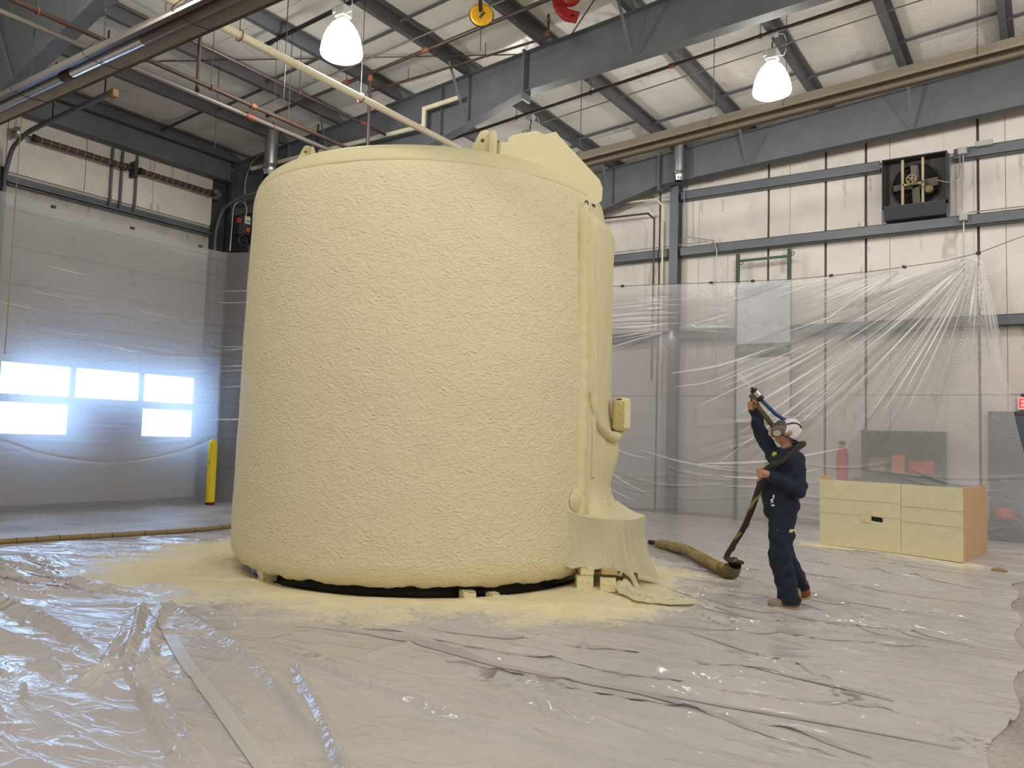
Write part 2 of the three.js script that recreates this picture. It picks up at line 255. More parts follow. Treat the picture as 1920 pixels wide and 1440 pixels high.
{
  const d = structGroup('door_1');
  const rows = [0.02, 0.63, 1.28, 1.975, 2.67, 3.32, 3.97, 4.62, 5.27, DTOP], win = [[-7.68, -6.5], [-9.03, -7.79], [-10.26, -9.15]];
  for (let j = 0; j < rows.length - 1; j++) {
    const y0 = rows[j] + 0.004, y1 = rows[j + 1] - 0.004;
    if (j === 2 || j === 3) {
      const s = new THREE.Shape([[DZ0, y0], [DZ1, y0], [DZ1, y1], [DZ0, y1]].map(([a, b]) => new THREE.Vector2(a, b)));
      for (const [a, b] of win) s.holes.push(new THREE.Path([[a, y0 + 0.07], [b, y0 + 0.07], [b, y1 - 0.07], [a, y1 - 0.07]].map(([p, q]) => new THREE.Vector2(p, q))));
      const g = new THREE.ExtrudeGeometry(s, { depth: 0.05, bevelEnabled: false }); g.rotateY(-PI / 2); g.translate(XL - 0.02, 0, 0); planarUV(g);
      const sec = part('door_section', [g], M.doorSkin, d);
      win.forEach(([a, b], k) => {
        const y = [y0 + 0.07, y1 - 0.07];
        if (j === 2 && k === 1) part('cover_board', [box(XL - 0.06, XL - 0.03, y[0] - 0.02, y[1] + 0.02, a - 0.02, b + 0.02)], std({ color: lin(0.30, 0.22, 0.23), roughness: 0.7 }), sec).userData.label = 'dull red-brown board filling the middle lower window';
        else part('pane', [box(XL - 0.052, XL - 0.048, y[0] - 0.005, y[1] + 0.005, a - 0.005, b + 0.005)], M.glass, sec);
      });
    } else part('door_section', [box(XL - 0.07, XL - 0.02, y0, y1, DZ0, DZ1)], M.doorSkin, d);
    part('section_seal', [box(XL - 0.085, XL - 0.071, y1 - 0.03, y1 + 0.035, DZ0 - 0.02, DZ1 + 0.02)], M.seam, d);
  }
  part('door_rail', [box(XL - 0.02, XL + 0.09, 5.68, 5.70, DZ0, DZ1), box(XL - 0.02, XL - 0.005, 5.68, 5.85, DZ0, DZ1), box(XL + 0.075, XL + 0.09, 5.66, 5.74, DZ0, DZ1)], M.girt, d);
  part('door_rail', [box(XL - 0.08, XL + 0.06, 0.001, 0.1, DZ0, DZ1)], M.girt, d);
  part('side_seal', [box(XL - 0.09, XL - 0.071, 0, DTOP + 0.05, DZ0 - 0.1, DZ0 + 0.05), box(XL - 0.09, XL - 0.071, 0, DTOP + 0.05, DZ1 - 0.05, DZ1 + 0.1)], M.seam, d);
}
// header beam over the door
{
  const h = thing('header_beam', 'deep grey steel beam along the wall above the overhead door', 'beam');
  part('web', [box(XL + 0.16, XL + 0.175, 6.93, 7.45, -10.75, 0)], M.steel, h);
  part('flange', [box(XL + 0.05, XL + 0.29, 7.45, 7.465, -10.75, 0)], M.steel, h);
  part('flange', [box(XL + 0.05, XL + 0.29, 6.915, 6.93, -10.75, 0)], M.steel, h);
}
// purlins
const ORD = ['first', 'second', 'third', 'fourth', 'fifth', 'sixth', 'seventh', 'eighth', 'ninth', 'tenth', 'eleventh', 'twelfth', 'thirteenth', 'fourteenth', 'fifteenth'];
const purlinProfile = [[-0.095, 0], [0.005, 0], [0.005, 0.185], [0.1, 0.185], [0.1, 0.2], [-0.01, 0.2], [-0.01, 0.014], [-0.081, 0.014], [-0.081, 0.035], [-0.095, 0.035]];
for (const x of purlinX) {
  if (x > 4.3) continue;
  const g = prism(purlinProfile, ZF - ZB - 0.1); g.translate(x, roofY(x) + 0.012, ZB + 0.02);
  solo('roof_purlin', [g], M.purlin, `dark grey steel roof purlin, ${ORD[purlinX.indexOf(x)]} from the overhead door wall`, 'purlin', 'roof purlins');
}
// sag bars between the purlins
for (const [z, alt, bay] of [[-14.62, -0.3, 'near the fan wall'], [-8.95, -0.12, 'above the tank'], [-3.4, -0.3, 'beyond the door-side rafter']]) for (let i = 0; i < purlinX.length - 1; i++) {
  const a = purlinX[i], b = purlinX[i + 1]; if (b > 3) continue;
  const zz = z + (i % 2 ? alt : 0), A = V(a + 0.02, roofY(a) + 0.10, zz), B = V(b - 0.02, roofY(b) + 0.10, zz);
  solo('sag_bar', [bar(A, B, 0.045, 0.005), bar(A.clone().add(V(0, 0.02, 0)), B.clone().add(V(0, 0.02, 0)), 0.005, 0.045)], M.purlin, `steel angle bar between ${ORD[i]} and ${ORD[i + 1]} purlins from the door wall, ${bay}`, 'brace', 'sag bars between the purlins');
}
// rafters and columns of the rigid frames
function frame(z, label, dbl) {
  const r = thing('roof_rafter', label, 'beam');
  const kx = -14.2, sx = -7.2, ex = 4.2, bot = (x) => (x < sx ? lerp(5.42, 7.28, (x - kx) / (sx - kx)) : 7.28 + (x - sx) * 0.055), t = 0.014;
  const pts = [[kx, bot(kx)], [sx, bot(sx)], [ex, bot(ex)], [ex, roofY(ex)], [-14.85, roofY(-14.85)], [-14.85, 5.6]];
  const web = prism(pts, 0.012); web.translate(0, 0, z - 0.006); part('web', [web], M.steel, r);
  const W = 0.105;
  const fl = (a, b, name) => part(name, [along(planarUV(new THREE.BoxGeometry(t, a.distanceTo(b), 2 * W)), a, b)], M.steel, r);
  fl(V(-14.9, roofY(-14.9), z), V(ex, roofY(ex), z), 'top_flange');
  fl(V(kx, bot(kx), z), V(sx, bot(sx), z), 'bottom_flange'); fl(V(sx, bot(sx), z), V(ex, bot(ex), z), 'bottom_flange');
  part('splice_plate', [box(sx - 0.02, sx + 0.02, bot(sx) - 0.13, roofY(sx) + 0.05, z - 0.115, z + 0.115)], M.steel, r);
  for (const x of [-8.95, -13.0]) part('stiffener', [box(x - 0.006, x + 0.006, bot(x) + 0.01, roofY(x) - 0.01, z - 0.1, z + 0.1)], M.steel, r);
  for (const x of [-8.37, -5.23, -2.09, -11.51]) for (const s of [-1, 1]) {
    if (z < -16 && s < 0) continue;
    part('flange_brace', [bar(V(x, roofY(x) + 0.02, z + s * 0.62), V(x, bot(x) + 0.02, z + s * 0.09), 0.05, 0.008)], M.steel, r);
  }
  return r;
}
frame(-10.85, 'main grey tapered steel roof rafter passing above the tank');
frame(-16.42, 'grey tapered steel roof rafter along the fan wall behind the second heater tube');
frame(-4.95, 'grey steel roof rafter above the door-side heater, its deep end near the door');
for (const [z, label] of [[-10.85, 'dark steel frame column beside the overhead door and hoist box'], [-4.95, 'dark steel frame column on the far side of the overhead door track']]) {
  const c = thing('frame_column', label, 'column');
  const pts = [[-14.88, 0], [-14.5, 0], [-14.1, 5.42], [-14.1, 6.2], [-14.88, 6.2]];
  const web = prism(pts, 0.012); web.translate(0, 0, z - 0.006); part('web', [web], M.darkSteel, c);
  part('flange', [along(planarUV(new THREE.BoxGeometry(0.014, Math.hypot(0.4, 5.42), 0.21)), V(-14.5, 0, z), V(-14.1, 5.42, z))], M.darkSteel, c);
  part('flange', [box(-14.9, -14.886, 0, 7.2, z - 0.105, z + 0.105)], M.darkSteel, c);
  part('base_plate', [box(-14.93, -14.4, 0, 0.02, z - 0.14, z + 0.14)], M.darkSteel, c);
}
// gable post and wall girts
{
  const c = thing('wall_post', 'dark steel wall post rising behind the plastic beside the tank', 'column');
  part('web', [box(-6.985, -6.975, 0, 7.32, -16.93, -16.70)], M.girt, c);
  part('flange', [box(-7.08, -6.88, 0, 7.34, -16.71, -16.695)], M.girt, c);
  part('flange', [box(-7.08, -6.88, 0, 7.34, -16.945, -16.93)], M.girt, c);
  const girt = (y, x0, x1, label) => { const g = thing('wall_girt', label, 'girt'); part('web', [box(x0, x1, y, y + 0.2, -16.80, -16.79)], M.girt, g); part('flange', [box(x0, x1, y + 0.19, y + 0.2, -16.99, -16.79)], M.girt, g); part('flange', [box(x0, x1, y, y + 0.01, -16.99, -16.79)], M.girt, g); };
  girt(7.0, -6.86, -2.72, 'upper steel wall girt ending at the top of the exhaust fan');
  girt(7.0, -1.44, 4, 'short steel wall girt starting at the far top corner of the exhaust fan');
  girt(5.72, -14.8, -7.1, 'steel wall girt between the tank and the dark wall post');
  girt(5.72, -6.86, 4, 'long steel wall girt passing under the exhaust fan');
  girt(3.82, -14.8, -7.1, 'steel wall girt behind the plastic between tank and post');
  girt(3.82, -6.86, 4, 'steel wall girt blurred behind the hanging plastic, leaving it beside the exit sign');
}

// ------------------------------------------------------------------ high-bay lamps
function chainGeo(a, b, r = 0.004, link = 0.045) {
  const n = Math.max(2, Math.round(a.distanceTo(b) / (link * 0.8))), gs = [];
  for (let i = 0; i < n; i++) { const g = new THREE.TorusGeometry(link * 0.36, r, 4, 8); g.scale(0.6, 1.25, 1); g.rotateY(i % 2 ? PI / 2 : 0); const p = a.clone().lerp(b, (i + 0.5) / n); g.translate(p.x, p.y, p.z); gs.push(g); }
  return gs;
}
function lamp(x, z, label, group, drop = 1.06) {
  const top = roofY(x) + 0.01, y = roofY(x) - drop, L = thing('high_bay_lamp', label, 'lamp', [x, y, z], group), h = top - y;
  part('mounting_box', [rbox(0.16, 0.08, 0.12, 0.01, [0, h - 0.06, 0])], M.lampBody, L);
  part('hook', [tube([V(0, h - 0.1, 0), V(0.025, h - 0.16, 0), V(0, h - 0.21, 0)], 0.01, 6), pipe(V(0, h - 0.2, 0), V(0, 0.73, 0), 0.012)], M.chain, L);
  part('ballast_housing', [rbox(0.20, 0.17, 0.19, 0.025, [0, 0.66, 0]), rbox(0.15, 0.06, 0.15, 0.02, [0, 0.555, 0]), rbox(0.06, 0.1, 0.22, 0.01, [-0.09, 0.68, 0])], M.lampBody, L);
  const prof = [[0.0, -0.035], [0.14, -0.028], [0.25, -0.008], [0.292, 0.02], [0.302, 0.06], [0.29, 0.16], [0.262, 0.27], [0.215, 0.38], [0.155, 0.47], [0.1, 0.52], [0.07, 0.535]];
  part('lamp_globe', [lathe(prof, 36)], M.lampGlow, L).userData.label = 'glowing white bell-shaped acrylic globe';
  part('cable', [tube([V(0.04, h - 0.08, 0.02), V(0.2, h - 0.14, 0.05), V(0.24, h - 0.34, 0.06), V(0.2, 0.6, 0.05), V(0.1, 0.62, 0.03)], 0.008, 6)], M.whiteCable, L);
  const p = new THREE.PointLight(LAMP_COLOR, LAMP_CD, 0, 2); p.position.set(0, -0.16, 0); p.castShadow = true; p.shadow.radius = 8; L.add(p);
  return L;
}
lamp(-8.37, -7.8, 'glowing bell lamp hanging by the dark strut, over the cream pipe', undefined, 0.94);
lamp(-3.66, -12.7, 'glowing bell lamp hanging above the tan heater tube near the fan wall');
lamp(-8.37, -12.8, 'bell lamp hidden behind the angular foam hood of the tank, only its hook showing');
for (const [x, z] of [[1.05, -12.7], [1.05, -7.6], [-8.37, -2.6], [-3.66, -2.2], [1.05, -2.4], [5.76, -7.6], [5.76, -2.4], [-3.66, 2.6], [1.05, 2.6], [5.76, -12.7]]) lamp(x, z, 'glowing bell lamp over the open part of the hall', 'lamps over the open hall');
{
  const s = solo('strut_channel', [bar(V(-10.3, roofY(-10.3) - 0.05, -7.95), V(-8.2, roofY(-8.2) - 0.05, -7.95), 0.045, 0.045), pipe(V(-10.16, roofY(-10.16) - 0.06, -7.95), V(-10.12, roofY(-10.12) - 0.06, -7.95), 0.04)], M.black, 'black strut channel reaching from the lamp past a purlin', 'strut');
}
// ------------------------------------------------------------------ radiant tube heaters
function heater(z, x0, y0, x1, y1, label, shell, pipeMat, chains, shiny) {
  const H = thing('tube_heater', label, 'heater'), Y = (x) => lerp(y0, y1, (x - x0) / (x1 - x0));
  const pl = (za, ya, zb, yb, name, lab) => {
    const g = gridMesh(24, 1, (u, v) => { const x = lerp(x0, x1, u); return [x, Y(x) + lerp(ya, yb, v), z + lerp(za, zb, v), x, v * 0.2]; });
    const back = gridMesh(24, 1, (u, v) => { const x = lerp(x1, x0, u); return [x, Y(x) + lerp(ya, yb, v) + 0.003, z + lerp(za, zb, v), x, v * 0.2]; });
    part(name, [g, back], shell, H);
  };
  pl(-0.07, 0.13, 0.07, 0.13, 'reflector_top'); pl(0.07, 0.13, 0.20, -0.03, 'reflector_side'); pl(-0.20, -0.03, -0.07, 0.13, 'reflector_side');
  pl(0.20, -0.03, 0.203, -0.065, 'reflector_lip'); pl(-0.203, -0.065, -0.20, -0.03, 'reflector_lip');
  const lw = shiny ? 0 : -0.055, a = V(x0 + 0.02, Y(x0) + lw, z), b = V(x1, Y(x1) + lw, z);
  if (shiny) { const m = V(shiny[0], Y(shiny[0]), z), n = V(shiny[1], Y(shiny[1]), z); part('burner_tube', [pipe(a, m, 0.05, 20)], pipeMat, H); part('burner_tube', [pipe(m, n, 0.052, 20)], M.alu, H).userData.label = 'shiny silver stretch of tube'; part('burner_tube', [pipe(n, b, 0.05, 20)], M.tubeBrown, H); part('coupling', [pipe(m.clone().add(V(-0.18, 0, 0)), m.clone().add(V(0.02, 0, 0)), 0.06, 20)], M.rust, H); }
  else part('burner_tube', [pipe(a, b, 0.052, 20)], pipeMat, H);
  for (const x of chains) {
    const y = Y(x);
    part('wire_hanger', [tube([V(x, y + 0.15, z - 0.09), V(x + 0.01, y - 0.02, z - 0.22), V(x + 0.01, y - 0.055, z - 0.1), V(x, y - 0.06, z), V(x, y - 0.055, z + 0.1), V(x + 0.01, y - 0.02, z + 0.22), V(x, y + 0.15, z + 0.09)], 0.005, 5, 0.4)], M.chain, H);
    part('chain', [...chainGeo(V(x, roofY(x) + 0.02, z), V(x, y + 0.2, z)), ...chainGeo(V(x, y + 0.2, z), V(x, y + 0.14, z - 0.08)), ...chainGeo(V(x, y + 0.2, z), V(x, y + 0.14, z + 0.08))], M.chain, H);
  }
}
heater(-4.4, -13.2, 5.375, -3.5, 5.54, 'brown radiant tube heater with reflector trough running past the overhead door', M.reflect, M.galv, [-9.94, -8.37, -6.8, -5.23], [-9.0, -7.6]);
heater(-12.2, -7.6, 6.44, 3.0, 7.1, 'tan radiant tube heater with reflector trough in front of the fan wall', M.tubeTan, M.tubeTan, [-6.9, -4.45, -3.3, -0.75, 1.05]);
// ------------------------------------------------------------------ pipes
const col = (y, x) => roofY(x) + 0.02;
function pipeThing(name, label, pts, r, mat, fits = [], rods = [], group) {
  const P = thing(name, label, name === 'conduit' ? 'conduit' : 'pipe', [0, 0, 0], group), gs = [];
  for (let i = 0; i < pts.length - 1; i++) { gs.push(pipe(pts[i], pts[i + 1], r, 14)); if (i) gs.push(ball(pts[i], r * 1.12, 12)); }
  part('pipe_run', gs, mat, P);
  for (const [p, q] of fits) part('fitting', [pipe(p, q, r * 1.45, 12)], M.fitting, P);
  for (const p of rods) { part('hanger_rod', [pipe(p, V(p.x, roofY(p.x) + 0.02, p.z), 0.006, 6)], M.chain, P); part('hanger_ring', [(() => { const g = new THREE.TorusGeometry(r * 1.35, 0.008, 6, 14); g.translate(p.x, p.y, p.z); return g; })()], M.fitting, P); }
  return P;
}
pipeThing('insulated_pipe', 'thick cream insulated pipe slanting past the lamp down behind the tank', [V(-8.25, 6.4, -2.5), V(-8.25, 6.4, -10.45)], 0.052, M.cream, [], [V(-8.25, 6.4, -6.0), V(-8.25, 6.4, -8.1)]);
pipeThing('cream_pipe', 'cream pipe along the main rafter, stepping up to a capped end', [V(-13.95, 7.05, -10.62), V(-9.22, 7.05, -10.62), V(-9.22, 7.36, -10.62), V(-8.42, 7.40, -10.62)], 0.042, M.cream, [[V(-8.46, 7.398, -10.62), V(-8.38, 7.402, -10.62)]].slice(0, 0));
pipeThing('sprinkler_pipe', 'lower of two rusty grey pipes running from the door heater to the tank', [V(-9.83, 6.2, -2.6), V(-9.86, 6.2, -10.5)], 0.034, M.greyPipe, [[V(-9.85, 6.2, -7.35), V(-9.85, 6.2, -7.5)]], [V(-9.855, 6.2, -7.85)]);
pipeThing('sprinkler_pipe', 'upper of two brown pipes running from the door heater to the tank', [V(-9.64, 6.3, -3.4), V(-9.73, 6.3, -10.4)], 0.03, M.rust, [[V(-9.69, 6.3, -7.3), V(-9.69, 6.3, -7.38)]], [V(-9.68, 6.3, -6.62), V(-9.66, 6.3, -4.3)]);
pipeThing('sprinkler_pipe', 'thin brown pipe with orange fittings just under the purlins by the cream pipe', [V(-9.97, 7.0, -5.15), V(-10.03, 7.0, -10.5)], 0.024, M.brownPipe, [[V(-9.98, 7.0, -6.0), V(-9.98, 7.0, -6.13)], [V(-10.0, 7.0, -9.85), V(-10.0, 7.0, -9.98)]], [V(-9.98, 7.0, -6.06), V(-9.99, 7.0, -8.44)]);
pipeThing('drop_pipe', 'rusty upright pipe dropping onto the lower rusty pipe', [V(-9.85, 7.55, -6.52), V(-9.85, 6.24, -6.52)], 0.026, M.rust);
pipeThing('drop_pipe', 'brown upright pipe dropping behind the cream pipe to the tank top', [V(-9.35, 7.45, -9.38), V(-9.35, 5.9, -9.38)], 0.03, M.brownPipe, [[V(-9.35, 7.5, -9.38), V(-9.35, 7.4, -9.38)]]);
const S = (x, z, o) => V(x, roofY(x) + o, z);
pipeThing('branch_pipe', 'black sprinkler pipe crossing the purlins behind the lamp', [S(-12.0, -9.4, -0.2), S(-4.5, -9.45, -0.2)], 0.03, M.brownPipe, [[S(-10.0, -9.4, -0.2), S(-9.88, -9.4, -0.2)], [S(-8.25, -9.42, -0.2), S(-8.12, -9.42, -0.2)]], [S(-9.94, -9.4, -0.2), S(-8.2, -9.42, -0.2)]);
pipeThing('branch_pipe', 'thin brown sprinkler pipe with an upright elbow ending near the splice plate', [S(-9.9, -9.88, -0.2), S(-6.45, -10.3, -0.2), V(-6.45, roofY(-6.45) + 0.17, -10.3)], 0.02, M.rust, [[V(-6.45, 7.82, -10.3), V(-6.45, 7.92, -10.3)], [V(-6.45, 8.06, -10.3), V(-6.45, 8.1, -10.3)]], [S(-9.05, -9.98, -0.2), S(-7.55, -10.15, -0.2)]);
pipeThing('branch_pipe', 'long brown sprinkler pipe below the purlins past the second lamp', [S(-10.2, -12.36, -0.2), S(4, -12.36, -0.2)], 0.03, M.brownPipe, [[S(-5.3, -12.36, -0.2), S(-5.2, -12.36, -0.2)]], [S(-6.8, -12.36, -0.2), S(-3.75, -12.36, -0.2), S(-8.4, -12.36, -0.2)]);
pipeThing('conduit', 'thin grey lamp conduit spanning from lamp to lamp near the fan wall', [S(-8.2, -12.86, -0.2), S(4, -12.86, -0.2)], 0.011, M.greyPipe);
pipeThing('conduit', 'thin grey lamp conduit beside the black sprinkler pipe', [S(-12.0, -9.2, -0.1), S(-4.0, -9.2, -0.1)], 0.011, M.greyPipe);
pipeThing('brace_rod', 'long thin steel brace rod with a turnbuckle crossing the roof by the lamp', [S(-12.9, -6.75, 0.02), S(-7.3, -10.72, -0.02)], 0.01, M.brownPipe, [[S(-12.1, -7.32, 0.02), S(-11.9, -7.46, 0.02)]]);
pipeThing('brace_rod', 'thin steel brace rod rising off the main rafter beside the red hook', [S(-6.3, -10.75, -0.02), S(-2.0, -7.2, 0.02)], 0.01, M.brownPipe);
for (const [x, z, y, l] of [[-9.75, -8.05, 6.36, 'thin bare steel rod dropping onto the upper brown pipe'], [-8.6, -7.0, 6.0, 'thin bare steel rod ending below the cream pipe near the lamp'], [-11.5, -8.0, 6.2, 'long thin bare steel rod hanging from a purlin near the vent pipe']]) solo('hanger_rod', [pipe(V(x, y, z), V(x, roofY(x) + 0.03, z), 0.007, 6)], M.chain, l, 'rod');
// galvanized vents
for (const [x, z, y0, y1, r, label] of [[-13.05, -10.38, 6.75, 7.72, 0.135, 'dark galvanized vent pipe dropping behind the tank shoulder on the door side'], [-6.67, -16.18, 7.3, 8.25, 0.105, 'shiny galvanized vent pipe above the dark wall post'], [-12.4, -5.35, 6.75, 7.7, 0.12, 'grey vent pipe behind the door-side heater trough']]) {
  const d = thing('vent_pipe', label, 'vent pipe', [x, 0, z]);
  part('duct', [lathe([[0, y0 + 0.1], [r, y0 + 0.1], [r, y1], [0, y1]], 28)], M.galv, d);
  part('collar', [lathe([[r * 0.8, y0 - 0.06], [r * 0.95, y0], [r * 1.12, y0 + 0.04], [r * 1.12, y0 + 0.1], [r * 1.0, y0 + 0.16]], 28)], M.alu, d);
}
// pipes and conduits on the fan wall
pipeThing('wall_pipe', 'white pipe bending down the wall between tank and post', [V(-9.2, 7.1, -16.6), V(-7.37, 7.05, -16.6), V(-7.2, 6.86, -16.6), V(-7.2, 3.3, -16.6)], 0.022, M.cream);
pipeThing('wall_pipe', 'brown pipe bending down the wall below the white one', [V(-9.2, 6.79, -16.62), V(-7.58, 6.75, -16.62), V(-7.42, 6.6, -16.62), V(-7.42, 2.9, -16.62)], 0.022, M.brownPipe);
pipeThing('conduit', 'thin steel conduit hugging the dark wall post then angling to the girt', [V(-6.76, 7.27, -16.74), V(-6.74, 6.14, -16.74), V(-6.05, 5.97, -16.74), V(-5.99, 5.75, -16.74), V(-5.98, 2.8, -16.74)], 0.013, M.galv);
pipeThing('conduit', 'thin steel conduit lying along the girt towards the tank', [V(-9.0, 5.96, -16.74), V(-7.15, 5.96, -16.74), V(-6.2, 5.97, -16.72)], 0.011, M.galv);
pipeThing('conduit', 'upright steel conduit beside the exhaust fan between the grey boxes', [V(-1.28, 7.2, -16.74), V(-1.28, 4.6, -16.74)], 0.014, M.galv);
pipeThing('conduit', 'thin steel conduit along the top of the girt past the fan', [V(-1.2, 5.945, -16.74), V(3.0, 5.945, -16.74)], 0.011, M.galv);
solo('flexible_cable', [tube([V(-1.33, 7.08, -16.7), V(-1.34, 6.7, -16.66), V(-1.44, 6.52, -16.6), V(-1.7, 6.58, -16.55)], 0.012, 8)], M.galv, 'curved grey flexible cable looping from a box into the fan', 'cable');
for (const [x, y, w, h, label] of [[-1.29, 7.12, 0.15, 0.13, 'small grey junction box at the top corner of the fan'], [-0.94, 7.2, 0.28, 0.1, 'long grey junction box on the girt beside the fan'], [-1.28, 5.86, 0.14, 0.13, 'grey junction box on the girt below the fan']]) {
  const b = thing('junction_box', label, 'junction box'); part('housing', [rbox(w, h, 0.1, 0.008, [x, y, -16.73])], M.boxGrey, b); part('cover', [rbox(w * 0.92, h * 0.9, 0.01, 0.003, [x, y, -16.675])], M.boxGrey, b); part('screw', [-1, 1].map((s) => { const g = new THREE.CylinderGeometry(0.006, 0.006, 0.006, 8); g.rotateX(PI / 2); g.translate(x + s * w * 0.38, y, -16.668); return g; }), M.alu, b);
}
// ------------------------------------------------------------------ exhaust fan
{
  const F = thing('exhaust_fan', 'rusty belt-driven exhaust fan in a dark housing on the wall', 'fan', [-2.09, 6.6, -16.99]);
  const W = 0.56, B = -0.42, Tt = 0.53, D = 0.42;
  part('housing', [box(-W, -W + 0.02, B, Tt, 0, D), box(W - 0.02, W, B, Tt, 0, D), box(-W, W, Tt - 0.02, Tt, 0, D), box(-W, W, B, B + 0.02, 0, D)], M.darkSteel, F);
  const back = new THREE.Shape([[-W, B], [W, B], [W, Tt], [-W, Tt]].map(([a, b]) => new THREE.Vector2(a, b))); const hole = new THREE.Path(); hole.absarc(0, 0.03, 0.42, 0, 2 * PI, true); back.holes.push(hole);
  const bg = new THREE.ExtrudeGeometry(back, { depth: 0.02, bevelEnabled: false, curveSegments: 40 }); bg.translate(0, 0, 0.1); part('orifice_plate', [planarUV(bg)], M.darkSteel, F);
  part('orifice_ring', [(() => { const g = new THREE.TorusGeometry(0.425, 0.018, 8, 48); g.translate(0, 0.03, 0.125); return g; })()], M.rust, F);
  part('shutter', Array.from({ length: 9 }, (_, i) => { const g = new THREE.BoxGeometry(2 * W - 0.06, 0.09, 0.008); g.rotateX(0.5); g.translate(0, B + 0.08 + i * 0.1, 0.03); return planarUV(g); }), M.black, F);
  for (let i = 0; i < 4; i++) { const g = new THREE.BoxGeometry(0.15, 0.34, 0.008); g.translate(0, 0.22, 0); g.rotateY(0.45); g.rotateZ(i * PI / 2 + 0.05); g.translate(0, 0.03, 0.16); part('blade', [planarUV(g)], std({ color: lin(0.16, 0.145, 0.115), roughness: 0.6 }), F); }
  for (const x of [-0.21, 0.14]) part('frame_post', [box(x - 0.022, x + 0.022, B + 0.02, Tt - 0.02, 0.26, 0.3)], std({ color: lin(0.42, 0.37, 0.25), roughness: 0.7, map: rep(T.rust, 1.5) }).clone(), F).material.map = null;
  part('frame_rail', [box(-0.21, 0.14, 0.0, 0.035, 0.25, 0.3)], M.wood, F);
  const pul = (x, y, r, m) => { const gs = [new THREE.TorusGeometry(r, 0.016, 8, 28), new THREE.CylinderGeometry(0.03, 0.03, 0.06, 12).rotateX(PI / 2)]; for (let i = 0; i < 5; i++) gs.push(bar(V(0, 0, 0), V(r * Math.cos(i * 1.2566), r * Math.sin(i * 1.2566), 0), 0.018, 0.014)); gs.forEach((g) => g.translate(x, y, 0.34)); const P = part('pulley', gs, m, F); return P; };
  pul(-0.05, 0.10, 0.085, M.hoseTan); pul(0.25, -0.13, 0.05, M.hoseTan);
  part('drive_belt', [pipe(V(0.0, 0.03, 0.34), V(0.27, -0.185, 0.34), 0.007, 6), pipe(V(0.02, 0.15, 0.34), V(0.28, -0.09, 0.34), 0.007, 6)], M.black, F);
  const mot = new THREE.CylinderGeometry(0.08, 0.08, 0.2, 18).rotateX(PI / 2); mot.translate(0.25, -0.13, 0.22); part('motor', [mot], M.charcoal, F);
  const hood = prism([[0, B], [D, B], [D - 0.12, B - 0.22], [0.06, B - 0.22]], 2 * W - 0.06); hood.rotateY(-PI / 2); hood.translate(W - 0.03, 0, 0); part('hood', [planarUV(hood)], M.charcoal, F);
  for (const s of [-1, 1]) part('side_angle', [box(s * W - 0.03, s * W + 0.03, B - 0.25, Tt, 0.2, 0.23)], M.girt, F);
}
// ------------------------------------------------------------------ overhead door hardware
for (const [z, label] of [[-6.3, 'curved steel door track on the far side, reaching out over the floor'], [-10.52, 'curved steel door track beside the hoist box']]) {
  const t = thing('door_track', label, 'track');
  const pts = [V(-14.93, 0.2, z), V(-14.93, 5.3, z), V(-14.9, 5.85, z), V(-14.7, 6.25, z), V(-14.2, 6.42, z), V(-13.3, 6.48, z), V(-11.7, 6.55, z)];
  part('rail', [tube(pts, 0.04, 6, 0.3, 10)], M.girt, t);
  part('track_hanger', [bar(V(-11.85, 6.55, z), V(-11.85, roofY(-11.85), z), 0.04, 0.01), bar(V(-13.4, 6.48, z), V(-13.4, roofY(-13.4), z), 0.04, 0.01)], M.darkSteel, t);
  part('bumper', [rbox(0.16, 0.12, 0.1, 0.02, [-11.62, 6.52, z])], M.hoseTan2, t);
}
{
  const s = thing('torsion_spring_shaft', 'steel shaft with two rusty torsion springs above the overhead door', 'spring shaft');
  part('shaft', [pipe(V(-14.85, 6.58, -6.35), V(-14.85, 6.56, -10.5), 0.014)], M.brownPipe, s);
  for (const [a, b] of [[-6.72, -8.42], [-8.72, -10.3]]) {
    const pts = [], n = Math.round(Math.abs(b - a) / 0.017), g = new THREE.CylinderGeometry(0.055, 0.055, Math.abs(b - a), 14).rotateX(PI / 2); g.translate(-14.85, 6.57, (a + b) / 2);
    const spring = part('spring', [g], std({ color: lin(0.075, 0.035, 0.028), roughness: 0.55 }), s);
    const rings = []; for (let i = 0; i < 11; i++) { const t = new THREE.TorusGeometry(0.056, 0.006, 5, 14); t.rotateY(0.35); t.translate(-14.85, 6.57, lerp(a, b, (i + 0.5) / 11)); rings.push(t); }
    part('paint_mark', rings, M.boxGrey, spring);
    for (const q of [a, b]) { const c = new THREE.CylinderGeometry(0.075, 0.06, 0.09, 14).rotateX(PI / 2); c.translate(-14.85, 6.57, q); part('spring_cone', [c], M.rust, s); }
  }
  part('centre_bracket', [box(-14.98, -14.8, 6.42, 6.72, -8.61, -8.54)], M.darkSteel, s);
  for (const z of [-6.4, -10.44]) { const c = new THREE.CylinderGeometry(0.11, 0.11, 0.06, 20).rotateX(PI / 2); c.translate(-14.85, 6.57, z); part('cable_drum', [c], M.galv, s); }
  for (const z of [-8.18, -8.38, -8.68]) part('support_post', [box(-14.99, -14.94, 5.75, 6.9, z - 0.02, z + 0.02)], M.girt, s);
}
